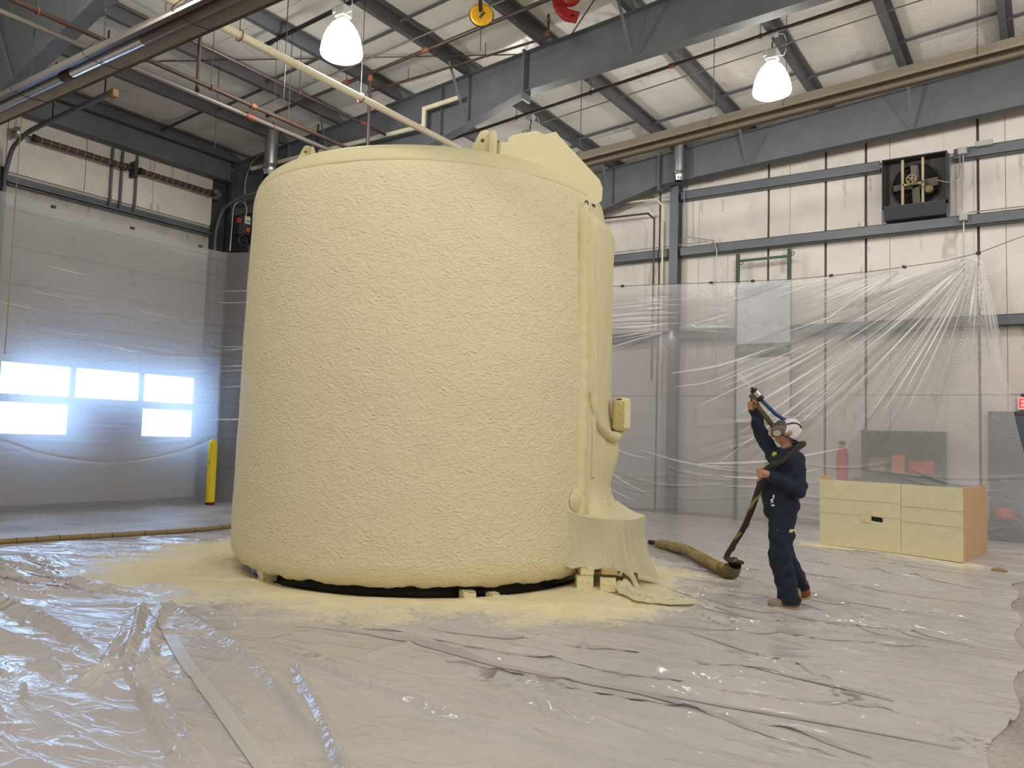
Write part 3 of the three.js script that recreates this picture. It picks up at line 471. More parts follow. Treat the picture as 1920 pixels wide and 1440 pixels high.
{
  const h = thing('door_hoist', 'grey chain hoist box with white and orange labels beside the overhead door', 'hoist', [-14.3, 5.9, -10.82]);
  part('gearbox', [rbox(0.2, 0.42, 0.26, 0.02)], M.charcoal, h);
  part('warning_label', [box(0.1, 0.104, 0.03, 0.18, -0.12, 0.12)], std({ color: lin(0.62, 0.64, 0.62), roughness: 0.5 }), h).userData.label = 'white label with fine print';
  part('label_stripe', [box(0.1, 0.105, 0.18, 0.2, -0.12, 0.12)], M.hookYellow, h);
  part('label_stripe', [box(0.104, 0.106, 0.085, 0.1, -0.1, 0.1)], M.hoseBlue, h);
  part('orange_label', [box(0.1, 0.104, -0.14, -0.05, -0.06, 0.07)], M.orange, h);
  for (const [y, z, r] of [[-0.33, 0.1, 0.1], [-0.34, -0.1, 0.085]]) { const g = new THREE.TorusGeometry(r, 0.025, 8, 24).rotateY(PI / 2); g.translate(0.04, y, z); const k = new THREE.CylinderGeometry(0.04, 0.04, 0.12, 14).rotateZ(PI / 2); k.translate(0.02, y, z); part('chain_wheel', [g, k], M.chain, h); }
  part('red_switch', [rbox(0.08, 0.1, 0.07, 0.01, [0.02, 0.08, 0.2])], M.red, h);
  part('flexible_conduit', [tube([V(0, 0.2, 0.02), V(0.04, 0.42, 0.05), V(0.02, 0.5, 0.2), V(-0.05, 0.35, 0.3), V(-0.05, -0.1, 0.32), V(-0.05, -0.6, 0.34)], 0.015, 8)], M.galv, h);
  part('wall_bracket', [box(-0.35, -0.09, -0.15, 0.15, -0.06, 0.06)], M.darkSteel, h);
}
solo('power_cable', [tube([V(-14.3, 6.16, -10.82), V(-14.25, 6.6, -10.7), V(-14.2, 7.0, -10.7), V(-13.9, 7.3, -10.68), V(-13.3, 7.35, -10.65)], 0.014, 8)], M.galv, 'grey cable climbing from the hoist box to the rafter', 'cable');
solo('pull_cord', [tube([V(-12.05, 7.72, -5.25), V(-12.06, 5.0, -5.25), V(-12.05, 3.3, -5.25), V(-12.12, 2.5, -5.28)], 0.007, 6)], M.hoseTan, 'long thin pull cord hanging in front of the door-side plastic', 'cord');
// ------------------------------------------------------------------ lifting gear overhead
{
  const h = thing('hoist_sheave', 'yellow round hoist sheave hanging from a black bracket under the purlins', 'pulley', [-6.75, 7.62, -8.95]);
  const a = Math.atan2(6.75, 8.95), disc = lathe([[0, -0.045], [0.13, -0.045], [0.165, -0.03], [0.165, 0.03], [0.13, 0.045], [0, 0.045]], 36); disc.rotateX(PI / 2); disc.rotateY(a); part('sheave', [disc], M.hookYellow, h);
  const rim = new THREE.TorusGeometry(0.166, 0.014, 8, 36); rim.rotateY(a); part('rim', [rim], M.black, h);
  part('bracket', [bar(V(0.03, 0.02, 0.06), V(0.0, 0.34, 0.06), 0.05, 0.02), bar(V(-0.25, 0.3, 0.1), V(0.28, 0.35, -0.1), 0.06, 0.06), bar(V(0, 0.3, 0), V(0, 0.42, 0), 0.12, 0.12)], M.black, h);
  const e = new THREE.BoxGeometry(0.035, 0.11, 0.004); e.rotateZ(-0.7); e.translate(0.01, -0.02, 0.05); e.rotateY(a); part('emblem', [planarUV(e)], M.green, h);
  part('wire_rope', [pipe(V(0, -0.15, 0), V(0, -0.17 - 0.36, -0.0), 0.006, 6)], M.chain, h);
}
{
  const h = thing('lifting_clamp', 'dark red curved lifting clamp hanging at the roof beside the main rafter', 'clamp', [-5.85, 7.80, -9.8]);
  const s = new THREE.Shape(); s.moveTo(-0.2, 0.42); s.quadraticCurveTo(-0.22, 0.02, 0.02, -0.1); s.lineTo(0.16, -0.12); s.lineTo(0.2, 0.0); s.lineTo(0.06, 0.03); s.quadraticCurveTo(-0.08, 0.1, -0.06, 0.42); s.closePath();
  const hl = new THREE.Path([[0.06, -0.065], [0.13, -0.075], [0.145, -0.03], [0.07, -0.02]].map(([x, y]) => new THREE.Vector2(x, y))); s.holes.push(hl);
  const g = new THREE.ExtrudeGeometry(s, { depth: 0.07, bevelEnabled: true, bevelSize: 0.012, bevelThickness: 0.012, bevelSegments: 2 }); g.translate(0, 0, -0.035); g.rotateY(0.6); part('jaw', [planarUV(g)], M.hookRed, h);
  const b = new THREE.SphereGeometry(0.15, 20, 14); b.scale(1, 0.8, 0.7); b.translate(0.1, 0.2, 0); part('swivel', [b], M.hookRed, h);
  part('shackle', [pipe(V(0.02, 0.3, 0), V(0.02, 0.36, 0), 0.03)], M.chain, h);
}

// ------------------------------------------------------------------ hanging plastic
const piece = (pts, x) => { if (x <= pts[0][0]) return pts[0][1]; for (let i = 1; i < pts.length; i++) if (x <= pts[i][0]) return lerp(pts[i - 1][1], pts[i][1], (x - pts[i - 1][0]) / (pts[i][0] - pts[i - 1][0])); return pts[pts.length - 1][1]; };
{
  const C = thing('plastic_curtain', 'clear plastic sheet hung on a wire before the fan wall, creased in fans', 'plastic sheet');
  const wire = [[-10.6, 5.2], [-8.43, 5.09], [-6.5, 5.0], [-4.27, 4.9], [-2.77, 4.93], [-2.24, 4.96], [-1.6, 5.0], [-1.02, 5.1]], right = [[0, 0.0], [1.44, -0.36], [2.0, -0.48], [2.73, -0.6], [3.87, -0.75], [5.1, -1.0]];
  const fans = [];
  const fan = (cx, cy, a0, a1, n, r0, r1, amp, w0 = 0.010, wk = 0.009) => { for (let i = 0; i < n; i++) fans.push({ cx, cy, a: (lerp(a0, a1, (i + rr(0.1, 0.9)) / n)) * PI / 180, r0: r0 * rr(0.6, 1.4), r1: r1 * rr(0.55, 1.1), amp: amp * rr(0.35, 1.25) * (rnd() < 0.3 ? -0.7 : 1), w0: w0 * rr(0.7, 1.5), wk: wk * rr(0.6, 1.6), bend: rr(-0.006, 0.018) }); };
  fan(-1.02, 5.1, 199, 262, 46, 0.25, 4.6, 0.036); fan(-1.02, 5.1, 205, 232, 16, 0.8, 6.4, 0.034); fan(-1.02, 5.1, 262, 285, 12, 0.2, 3.2, 0.022);
  fan(-2.24, 4.96, 182, 222, 18, 0.1, 2.1, 0.026); fan(-4.27, 4.9, 180, 200, 7, 0.1, 1.3, 0.02); fan(-2.9, 4.93, 182, 205, 7, 0.1, 1.6, 0.02);
  fan(-6.95, 4.02, 176, 200, 14, 0.1, 2.4, 0.026); fan(-6.95, 4.02, -6, 14, 7, 0.15, 1.4, 0.018); fan(-3.6, 2.2, 185, 215, 12, 0.4, 3.6, 0.026);
  const hor = []; for (let i = 0; i < 15; i++) hor.push([rr(4.05, 4.95), rr(0.012, 0.028), rr(0.012, 0.026) * (rnd() < 0.4 ? -1 : 1), rr(-0.03, 0.04)]);
  const low = []; for (let i = 0; i < 26; i++) low.push([rr(-9, -1), rr(0.06, 1.15), rr(0.5, 1.6), rr(0.012, 0.03), rr(0.012, 0.03), rr(-0.22, 0.12)]);
  const disp = (x, y) => {
    let d = 0.05 * Math.sin(x * 1.1 + 0.6) * clamp((5 - y) / 3, 0, 1) + 0.03 * Math.sin(x * 2.3 - y * 1.4);
    for (const f of fans) {
      const dx = x - f.cx, dy = y - f.cy, r = Math.hypot(dx, dy); if (r < f.r0 * 0.5 || r > f.r1) continue;
      let a = Math.atan2(dy, dx); if (a < -0.5) a += 2 * PI; const w = f.w0 + f.wk * r, p = r * (a - f.a + f.bend * r) / w; if (Math.abs(p) > 3) continue;
      d += 1.45 * f.amp * Math.exp(-1.5 * Math.abs(p)) * smoothstep(r, f.r0 * 0.5, f.r0 * 1.3) * (1 - smoothstep(r, f.r1 * 0.55, f.r1));
    }
    if (x < -6.8) for (const [yy, w, a, s] of hor) { const p = (y - yy - s * (x + 7)) / w; if (Math.abs(p) < 3) d += a * Math.exp(-p * p) * smoothstep(-x, 6.85, 7.4); }
    for (const [lx, ly, len, w, a, s] of low) { const q = (x - lx) / len; if (Math.abs(q) > 1) continue; const p = (y - ly - s * (x - lx) - 0.12 * q * q) / w; if (Math.abs(p) < 3) d += a * Math.exp(-p * p) * (1 - q * q); }
    return d;
  };
  const surf = (x, y) => -16.46 + 0.16 * smoothstep(1 - y / 5, 0.72, 1) + Math.max(-0.17, disp(x, y)) - Math.exp(-Math.hypot(x + 6.95, y - 4.02) / 0.35) * 0.14;
  const g = gridMesh(470, 250, (u, v) => {
    let y = lerp(5.05, 0.012, v), xr = piece(right, y), x = lerp(-10.6, xr, u); const yt = piece(wire, lerp(-10.6, -1.0, u)); y = lerp(yt, 0.012, v);
    const pull = Math.exp(-Math.hypot(x + 6.95, y - 4.02) / 0.35) * 0.14;
    return [x, y, -16.46 + 0.16 * smoothstep(v, 0.72, 1) * 1 + Math.max(-0.17, disp(x, y)) - pull, x, y];
  });
  part('sheet', g, M.filmR, C);
  const painted_crease = (path, w) => {                                              // doubled film on the sheet, with fold highlights put into its white
    const c = new THREE.CatmullRomCurve3(path.map(([x, y]) => V(x, y, 0)));
    part('painted_crease', gridMesh(40, 1, (u, v) => { const p = c.getPoint(u), t = c.getTangent(u), h = w * Math.pow(Math.sin(PI * clamp(0.06 + u * 0.94, 0, 1)), 0.7) * (v - 0.5), x = p.x - t.y * h, y = p.y + t.x * h; return [x, y, surf(x, y) + 0.012, u, v]; }), M.pleatGleam, C);
  };
  const ray = (cx, cy, deg, r0, r1, w, bend) => { const a = deg * PI / 180, q = []; for (let i = 0; i <= 5; i++) { const r = lerp(r0, r1, i / 5), A = a - bend * r; q.push([cx + r * Math.cos(A), Math.max(0.05, cy + r * Math.sin(A))]); } painted_crease(q, w); };
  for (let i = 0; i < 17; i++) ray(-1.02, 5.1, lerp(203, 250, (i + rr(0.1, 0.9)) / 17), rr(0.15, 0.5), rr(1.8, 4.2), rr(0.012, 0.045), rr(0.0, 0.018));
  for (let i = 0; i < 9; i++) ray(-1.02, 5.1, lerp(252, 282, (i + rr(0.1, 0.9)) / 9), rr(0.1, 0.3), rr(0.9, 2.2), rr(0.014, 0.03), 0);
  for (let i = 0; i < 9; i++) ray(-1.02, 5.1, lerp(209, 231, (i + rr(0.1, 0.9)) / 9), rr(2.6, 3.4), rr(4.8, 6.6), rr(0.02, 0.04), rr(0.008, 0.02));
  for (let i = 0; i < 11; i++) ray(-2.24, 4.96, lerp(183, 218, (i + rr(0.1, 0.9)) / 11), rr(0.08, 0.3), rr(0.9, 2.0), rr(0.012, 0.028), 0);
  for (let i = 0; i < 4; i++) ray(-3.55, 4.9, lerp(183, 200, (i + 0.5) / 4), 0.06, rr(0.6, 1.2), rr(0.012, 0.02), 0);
  for (let i = 0; i < 9; i++) { const y = rr(4.1, 4.9), x0 = rr(-9, -8.2), x1 = rr(-7.4, -6.3); painted_crease([[x0, y], [(x0 + x1) / 2, y + rr(-0.02, 0.03)], [x1, y + rr(-0.04, 0.06)]], rr(0.012, 0.032)); }
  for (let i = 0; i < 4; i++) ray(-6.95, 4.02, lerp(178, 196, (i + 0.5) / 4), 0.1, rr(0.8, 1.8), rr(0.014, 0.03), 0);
  for (const [a, b, c2, d, w] of [[-6.9, 3.05, -4.6, 3.55, 0.045], [-6.8, 2.75, -5.2, 3.15, 0.03], [-6.2, 1.1, -3.2, 1.55, 0.05], [-7.6, 1.35, -5.2, 1.05, 0.028], [-5.6, 0.85, -3.6, 1.15, 0.032], [-8.9, 1.2, -7.2, 0.35, 0.024], [-9.0, 0.95, -7.6, 0.2, 0.02], [-8.7, 1.6, -7.3, 1.15, 0.02]]) painted_crease([[a, b], [(a + c2) / 2, (b + d) / 2 - 0.1], [c2, d]], w);
  const pts = wire.map(([x, y]) => V(x, y + 0.008, -16.45)); pts.push(V(-0.34, 5.37, -16.6), V(2.5, 6.1, -16.75)); part('wire', [new THREE.TubeGeometry(new THREE.CatmullRomCurve3(pts, false, 'catmullrom', 0.1), 90, 0.006, 5)], M.chain, C);
  for (const [x, a] of [[-8.1, 0.1], [-6.0, 0], [-5.1, 0.1], [-3.55, 0.2], [-2.24, -0.4], [-1.03, 0.1]]) { const c = rbox(0.075, 0.05, 0.04, 0.006); c.rotateZ(a); c.translate(x, piece(wire, x) + 0.005, -16.44); part('clip', [c], M.black, C); }
}
{
  const C = thing('plastic_curtain', 'hazy plastic sheet hanging across the overhead door and its bright windows', 'plastic sheet');
  const xb = [[-11.9, -13.62], [-11.3, -13.85], [-10.75, -13.98], [-10.45, -14.42], [-9.5, -14.5], [-4.6, -14.6]];
  const rg = []; for (let i = 0; i < 60; i++) rg.push([rr(-11.8, -4.8), rr(0.3, 5.2), rr(0.4, 1.5), rr(0.012, 0.03), rr(0.006, 0.016) * (rnd() < 0.4 ? -1 : 1), rr(-0.10, 0.06)]);
  for (let i = 0; i < 34; i++) rg.push([rr(-11.5, -10.5), rr(0.4, 5.1), rr(0.35, 0.8), rr(0.012, 0.024), rr(0.012, 0.026), rr(-0.25, 0.05)]);
  const swag = [[-11.4, 1.55], [-10.24, 1.28], [-9.7, 1.06], [-9.19, 0.93], [-8.6, 0.87], [-8.13, 0.86], [-7.5, 0.92], [-6.99, 1.01], [-6.46, 1.21], [-5, 1.6]];
  const g = gridMesh(300, 220, (u, v) => {
    const z = lerp(-4.6, -11.9, u), yt = lerp(5.44, 5.24, u) - 0.03 * Math.sin(u * 19), y = lerp(yt, 0.012, v);
    let d = 0.04 * Math.sin(z * 1.7 + y * 0.7) * Math.sin(PI * v) + 0.25 * smoothstep(v, 0.8, 1) * clamp((z + 10.4) / 1.5, 0, 1) * 0.3;
    for (const [rz, ry, len, w, a, s] of rg) { const q = (z - rz) / len; if (Math.abs(q) > 1) continue; const p = (y - ry - s * (z - rz)) / w; if (Math.abs(p) < 3) d += a * Math.exp(-p * p) * (1 - q * q); }
    const ps = (y - piece(swag, z)) / 0.03; if (Math.abs(ps) < 4) d += 0.03 * Math.exp(-ps * ps);
    return [Math.max(piece(xb, z) + d, -14.86), y, z, z, y];
  });
  part('sheet', g, M.filmL, C);
  const P = g.attributes.position, at2 = (z, y) => { const u = (z + 4.6) / -7.3, i = clamp(Math.round(u * 300), 0, 300), yt = P.getY(i), j = clamp(Math.round((yt - y) / (yt - 0.012) * 220), 0, 220); return P.getX(j * 301 + i); };
  const strip = (z0, y0, z1, y1, sag, w) => part('painted_crease', gridMesh(36, 1, (u, v) => { const z = lerp(z0, z1, u), y = lerp(y0, y1, u) - sag * Math.sin(PI * u) + (v - 0.5) * w * Math.sin(PI * clamp(u, 0.04, 0.96)); return [at2(z, y) + 0.014, y, z, u, v]; }), M.pleatGleam, C);  // white ribbon for doubled film, the shine of the fold painted in
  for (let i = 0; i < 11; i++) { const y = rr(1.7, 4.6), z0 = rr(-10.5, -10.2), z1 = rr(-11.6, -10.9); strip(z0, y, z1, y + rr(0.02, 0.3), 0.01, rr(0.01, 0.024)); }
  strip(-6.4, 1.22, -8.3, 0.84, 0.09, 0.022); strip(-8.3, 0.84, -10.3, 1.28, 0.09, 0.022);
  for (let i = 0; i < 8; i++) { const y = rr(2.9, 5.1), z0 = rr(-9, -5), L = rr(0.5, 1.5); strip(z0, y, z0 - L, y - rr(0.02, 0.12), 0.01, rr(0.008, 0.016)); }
  for (const z of [-6.95, -8.4, -9.85]) { const c = rbox(0.04, 0.05, 0.075, 0.006); c.translate(piece(xb, z) + 0.02, 5.36 + (z + 7) * 0.03, z); part('clip', [c], M.black, C); }
}
// ------------------------------------------------------------------ plastic on the floor, dusted with overspray
const TC = V(-6.17, 0, -7.35);                                             // tank centre
const FX0 = -11.6, FX1 = 0.4, FZ0 = -16.5, FZ1 = 1.2, CELL = 0.024;
const fnx = Math.round((FX1 - FX0) / CELL) + 1, fnz = Math.round((FZ1 - FZ0) / CELL) + 1, HM = new Float32Array(fnx * fnz);
function ridge(pts, w, h, taper = 0.25) {
  let L = 0; const seg = []; for (let i = 0; i < pts.length - 1; i++) { const l = Math.hypot(pts[i + 1][0] - pts[i][0], pts[i + 1][1] - pts[i][1]); seg.push([L, l]); L += l; }
  const tmp = new Map();
  for (let i = 0; i < pts.length - 1; i++) {
    const [ax, az] = pts[i], [bx, bz] = pts[i + 1], pad = 3 * w, i0 = Math.max(0, Math.floor((Math.min(ax, bx) - pad - FX0) / CELL)), i1 = Math.min(fnx - 1, Math.ceil((Math.max(ax, bx) + pad - FX0) / CELL)), j0 = Math.max(0, Math.floor((Math.min(az, bz) - pad - FZ0) / CELL)), j1 = Math.min(fnz - 1, Math.ceil((Math.max(az, bz) + pad - FZ0) / CELL));
    for (let j = j0; j <= j1; j++) for (let k = i0; k <= i1; k++) {
      const x = FX0 + k * CELL, z = FZ0 + j * CELL, t = clamp(((x - ax) * (bx - ax) + (z - az) * (bz - az)) / (seg[i][1] ** 2 + 1e-9), 0, 1), d = Math.hypot(x - ax - t * (bx - ax), z - az - t * (bz - az)) / w;
      if (d > 3) continue;
      const s = (seg[i][0] + t * seg[i][1]) / L, e = Math.min(1, Math.min(s, 1 - s) / taper), val = h * Math.exp(-1.25 * d) * e, key = j * fnx + k; if (val > (tmp.get(key) ?? 0)) tmp.set(key, val);
    }
  }
  for (const [k, v] of tmp) HM[k] += 1.9 * v;
}
const bent = (x, z, a, len, curve) => { const p = []; let A = a; for (let i = 0; i <= 6; i++) { p.push([x, z]); x += Math.cos(A) * len / 6; z += Math.sin(A) * len / 6; A += curve / 6; } return p; };
// long creases fanning out of the gathered spot, to the door side
for (let i = 0; i < 60; i++) { const a = PI + rr(-0.25, 0.95) * (i % 2 ? 1 : 0.8), r0 = rr(0.3, 2.4), ln = rr(0.8, 2.8); ridge(bent(-6.66 + r0 * Math.cos(a), -4.15 - r0 * Math.sin(a), -a, ln, rr(-0.25, 0.25)), rr(0.016, 0.035), rr(0.010, 0.026)); }
for (let i = 0; i < 70; i++) ridge(bent(rr(-11, -8), rr(-7.6, -3.4), -0.5 + rr(-0.25, 0.25), rr(0.8, 2.4), rr(-0.2, 0.2)), rr(0.014, 0.03), rr(0.006, 0.018));
// long creases sweeping from the tank front to the open side
for (let i = 0; i < 34; i++) ridge(bent(rr(-4.9, -2.2), rr(-5.9, -3.5), rr(-0.10, 0.26), rr(1.4, 3.6), rr(-0.3, 0.02)), rr(0.016, 0.036), rr(0.010, 0.026));
for (const [p, w, h] of [[[[-4.6, -4.75], [-3.4, -4.62], [-2.3, -4.72], [-1.2, -4.95], [-0.3, -5.2]], 0.035, 0.034], [[[-4.4, -4.9], [-3.2, -4.95], [-2.0, -5.1], [-0.9, -5.35]], 0.03, 0.03], [[[-3.4, -5.5], [-2.2, -5.55], [-1.0, -5.7]], 0.03, 0.026], [[[-3.7, -4.4], [-2.6, -4.3], [-1.6, -4.42], [-0.6, -4.5]], 0.034, 0.032], [[[-2.3, -5.8], [-1.3, -5.55], [-0.8, -5.5]], 0.03, 0.026], [[[-3.3, -4.0], [-2.2, -3.85], [-1.2, -3.9]], 0.03, 0.026]]) ridge(p, w, h, 0.15);
for (let i = 0; i < 150; i++) { const x = rr(-4.6, -0.6), z = rr(-15.8, -6.4); ridge(bent(x, z, 0.25 + rr(-0.3, 0.3), rr(0.6, 2.2), rr(-0.25, 0.25)), rr(0.015, 0.034), rr(0.006, 0.02)); }
for (const [a, b] of [[[-2.6, -10.0], [-0.35, -8.4]], [[-4.6, -8.2], [-1.0, -7.6]], [[-3.9, -6.6], [-0.5, -7.7]], [[-2.4, -9.0], [-0.4, -7.5]]]) ridge([a, [(a[0] + b[0]) / 2, (a[1] + b[1]) / 2 + 0.12], b], 0.03, 0.026, 0.15);
// foot of the tank: dusted crumples
for (let i = 0; i < 70; i++) { const a = rr(-0.4, 2.9), r = rr(2.25, 3.5); ridge(bent(TC.x + r * Math.cos(a), TC.z + r * Math.sin(a), a + PI / 2 + rr(-0.7, 0.7), rr(0.3, 1.0), rr(-0.6, 0.6)), rr(0.018, 0.04), rr(0.006, 0.018)); }
// gathered bunch and folds near the camera
ridge([[-6.66, -4.15], [-6.1, -3.78], [-5.54, -3.41], [-5.15, -3.12], [-4.86, -2.97], [-4.5, -2.80], [-4.15, -2.64], [-3.31, -2.3], [-2.6, -2.05]], 0.026, 0.044, 0.1);
ridge([[-6.5, -4.25], [-5.9, -3.82], [-5.3, -3.38], [-4.8, -3.08], [-4.05, -2.72], [-3.2, -2.38]], 0.02, 0.03, 0.1);
ridge([[-6.3, -3.85], [-5.7, -3.42], [-5.2, -3.02], [-4.92, -2.86]], 0.02, 0.028, 0.2);
for (let i = 0; i < 16; i++) { const a = rr(0, 2 * PI); ridge(bent(-4.9 + 0.06 * Math.cos(a), -2.98 + 0.06 * Math.sin(a), a, rr(0.12, 0.4), rr(-0.8, 0.8)), rr(0.012, 0.022), rr(0.015, 0.04), 0.4); }
ridge([[-6.58, -4.28], [-5.8, -4.05], [-4.99, -3.78], [-4.4, -3.56], [-3.95, -3.35], [-3.5, -3.14], [-3.0, -2.9]], 0.022, 0.036, 0.12);
ridge([[-4.15, -3.7], [-3.8, -3.46], [-3.43, -3.22], [-3.1, -3.0], [-2.74, -2.75], [-2.3, -2.45]], 0.024, 0.042, 0.06);
ridge([[-8.6, -3.6], [-7.4, -3.35], [-6.3, -3.2], [-5.2, -3.05]], 0.05, 0.05); ridge([[-8.8, -2.6], [-7.2, -2.75], [-5.8, -2.85], [-5.0, -2.9]], 0.05, 0.045);
for (let i = 0; i < 120; i++) ridge(bent(rr(-8.5, -4.2), rr(-3.6, -0.8), rr(-0.9, 0.5), rr(0.2, 0.8), rr(-0.6, 0.6)), rr(0.016, 0.03), rr(0.006, 0.02), 0.4);
const filmH = (x, z) => { const a = clamp((x - FX0) / CELL, 0, fnx - 1.001), b = clamp((z - FZ0) / CELL, 0, fnz - 1.001), i = a | 0, j = b | 0, fx = a - i, fz = b - j; return lerp(lerp(HM[j * fnx + i], HM[j * fnx + i + 1], fx), lerp(HM[(j + 1) * fnx + i], HM[(j + 1) * fnx + i + 1], fx), fz); };
const seg2 = (x, z, a, b) => { const t = clamp(((x - a[0]) * (b[0] - a[0]) + (z - a[1]) * (b[1] - a[1])) / ((b[0] - a[0]) ** 2 + (b[1] - a[1]) ** 2), 0, 1); return Math.hypot(x - a[0] - t * (b[0] - a[0]), z - a[1] - t * (b[1] - a[1])); };
function overspray(x, z) {                                                 // how densely the sprayed foam dust covers the plastic, 0..1
  const dx = x - TC.x, dz = z - TC.z, d = Math.hypot(dx, dz), a = Math.atan2(dz, dx), reach = 2.92 + 0.16 * Math.sin(a * 3 + 1) + 0.10 * Math.sin(a * 7) + (dx < -1 ? 0.55 * clamp((-dx - 1) / 2, 0, 1) : 0) + (dz < 0 && dx > 0 ? 0.35 : 0);
  const n = fbm(x * 2.2 + 50, z * 2.2 + 50, 4096, 4, 31), edge = reach + (n - 0.5) * 0.9;
  let m = 1 - smoothstep(d, edge - 0.50, edge + 0.42);
  const q0 = 0, q = Math.min(seg2(x, z, [-3.02, -13.2], [-1.83, -12.98]), seg2(x, z, [-1.83, -12.98], [-1.0, -12.56])); m = Math.max(m, 0.9 - 0.9 * smoothstep(q + (n - 0.5) * 0.3, 0.05, 0.42));
  const g = vnoise(x * 70 + 900, z * 70 + 900, 1 << 20, 33);
  const g2 = vnoise(x * 28 + 400, z * 28 + 400, 1 << 20, 36); return clamp(m + (0.62 * g + 0.38 * g2 - 0.5) * 1.5 * 4 * m * (1 - m), 0, 1);
}
const smudges = [[-2.95, -4.3, 0.22], [-2.6, -4.42, 0.25], [-1.05, -5.35, 0.2], [-0.3, -5.0, 0.28], [-2.4, -6.9, 0.3], [-4.2, -3.9, 0.2]];
{
  const W = 1024, Hh = 1504, at = (u, v) => [lerp(FX0, FX1, u), lerp(FZ0, FZ1, v)];
  const os = new Float32Array(W * Hh); for (let j = 0; j < Hh; j++) for (let i = 0; i < W; i++) { const [x, z] = at((i + 0.5) / W, (j + 0.5) / Hh); os[j * W + i] = overspray(x, z); }
  const look = (u, v) => os[Math.min(Hh - 1, (v * Hh) | 0) * W + Math.min(W - 1, (u * W) | 0)];
  const lin2s = (c) => (c <= 0.0031308 ? c * 12.92 : 1.055 * Math.pow(c, 1 / 2.4) - 0.055);
  const cmap = tex(W, Hh, (u, v) => {
    const [x, z] = at(u, v), m = look(u, v), n = fbm(x * 1.3 + 60, z * 1.3 + 60, 4096, 4, 35); let k = 0.80 + 0.16 * (n - 0.5), r = k, g = k * 0.965, b = k * 0.965;
    for (const [sx, sz, sr] of smudges) { const d = Math.hypot(x - sx, (z - sz) * 1.4) / sr; if (d < 1) { const p = smoothstep(vnoise(x * 34 + 70, z * 34 + 70, 4096, 37), 0.58, 0.7) * (1 - d); r *= 1 - 0.6 * p; g *= 1 - 0.62 * p; b *= 1 - 0.66 * p; } }
    const f = 0.93 + 0.14 * (fbm(x * 5 + 10, z * 5 + 10, 4096, 3, 39) - 0.5);
    return [lin2s(lerp(r, 0.84 * f, m)), lin2s(lerp(g, 0.755 * f, m)), lin2s(lerp(b, 0.49 * f, m))];
  }, true);
  const tmap = tex(W / 2, Hh / 2, (u, v) => 0.42 * (1 - look(u, v))), rmap = tex(W / 2, Hh / 2, (u, v) => { const k = lerp(0.17, 0.85, look(u, v)); return [1, k, 0]; });
  for (const t of [cmap, tmap, rmap]) t.wrapS = t.wrapT = THREE.ClampToEdgeWrapping;
  const bm = T.crinkle.clone(); bm.repeat.set((FX1 - FX0) / 4.2, (FZ1 - FZ0) / 1.7); bm.needsUpdate = true;
  M.floorFilm = phy({ color: 0xffffff, map: cmap, roughness: 1, roughnessMap: rmap, metalness: 0, transmission: 1, transmissionMap: tmap, thickness: 0, ior: 1.52, bumpMap: bm, bumpScale: 0.013 });
  const xl = [[-16.5, -9.3], [-12, -9.7], [-9, -10.35], [-7.9, -10.42], [-7.1, -10.3], [-5.9, -10.82], [-4.9, -11.15], [1.2, -11.45]], xr = [[-16.5, 0.15], [-12, -0.2], [-11, -0.36], [-8.9, -0.28], [-7, -0.17], [-6, -0.2], [-4.7, -0.26], [1.2, -0.05]];
  const g = gridMesh(460, 700, (u, v) => {
    const z = lerp(FZ0 + 0.03, FZ1 - 0.05, v), x = lerp(piece(xl, z) + 0.05 * Math.sin(z * 5), piece(xr, z) + 0.04 * Math.sin(z * 4.1), u);
    const m = overspray(x, z), d = Math.hypot(x - TC.x, z - TC.z), mound = 0.035 * m * smoothstep(d, 1.85, 2.1) * (1 - smoothstep(d, 2.15, 3.0)) * (0.6 + 0.8 * fbm(x * 3 + 9, z * 3 + 9, 4096, 3, 43));
    return [x, 0.006 + filmH(x, z) * (1 - 0.3 * m) + mound, z, (x - FX0) / (FX1 - FX0), (z - FZ0) / (FZ1 - FZ0)];
  });
  g.index.array.reverse(); g.computeVertexNormals();
  const sheeting = solo('floor_sheeting', g, M.floorFilm, 'crinkled clear plastic sheeting covering the floor, dusted yellow around the tank', 'plastic sheet');
}
const onFilm = (x, z) => 0.008 + filmH(x, z);
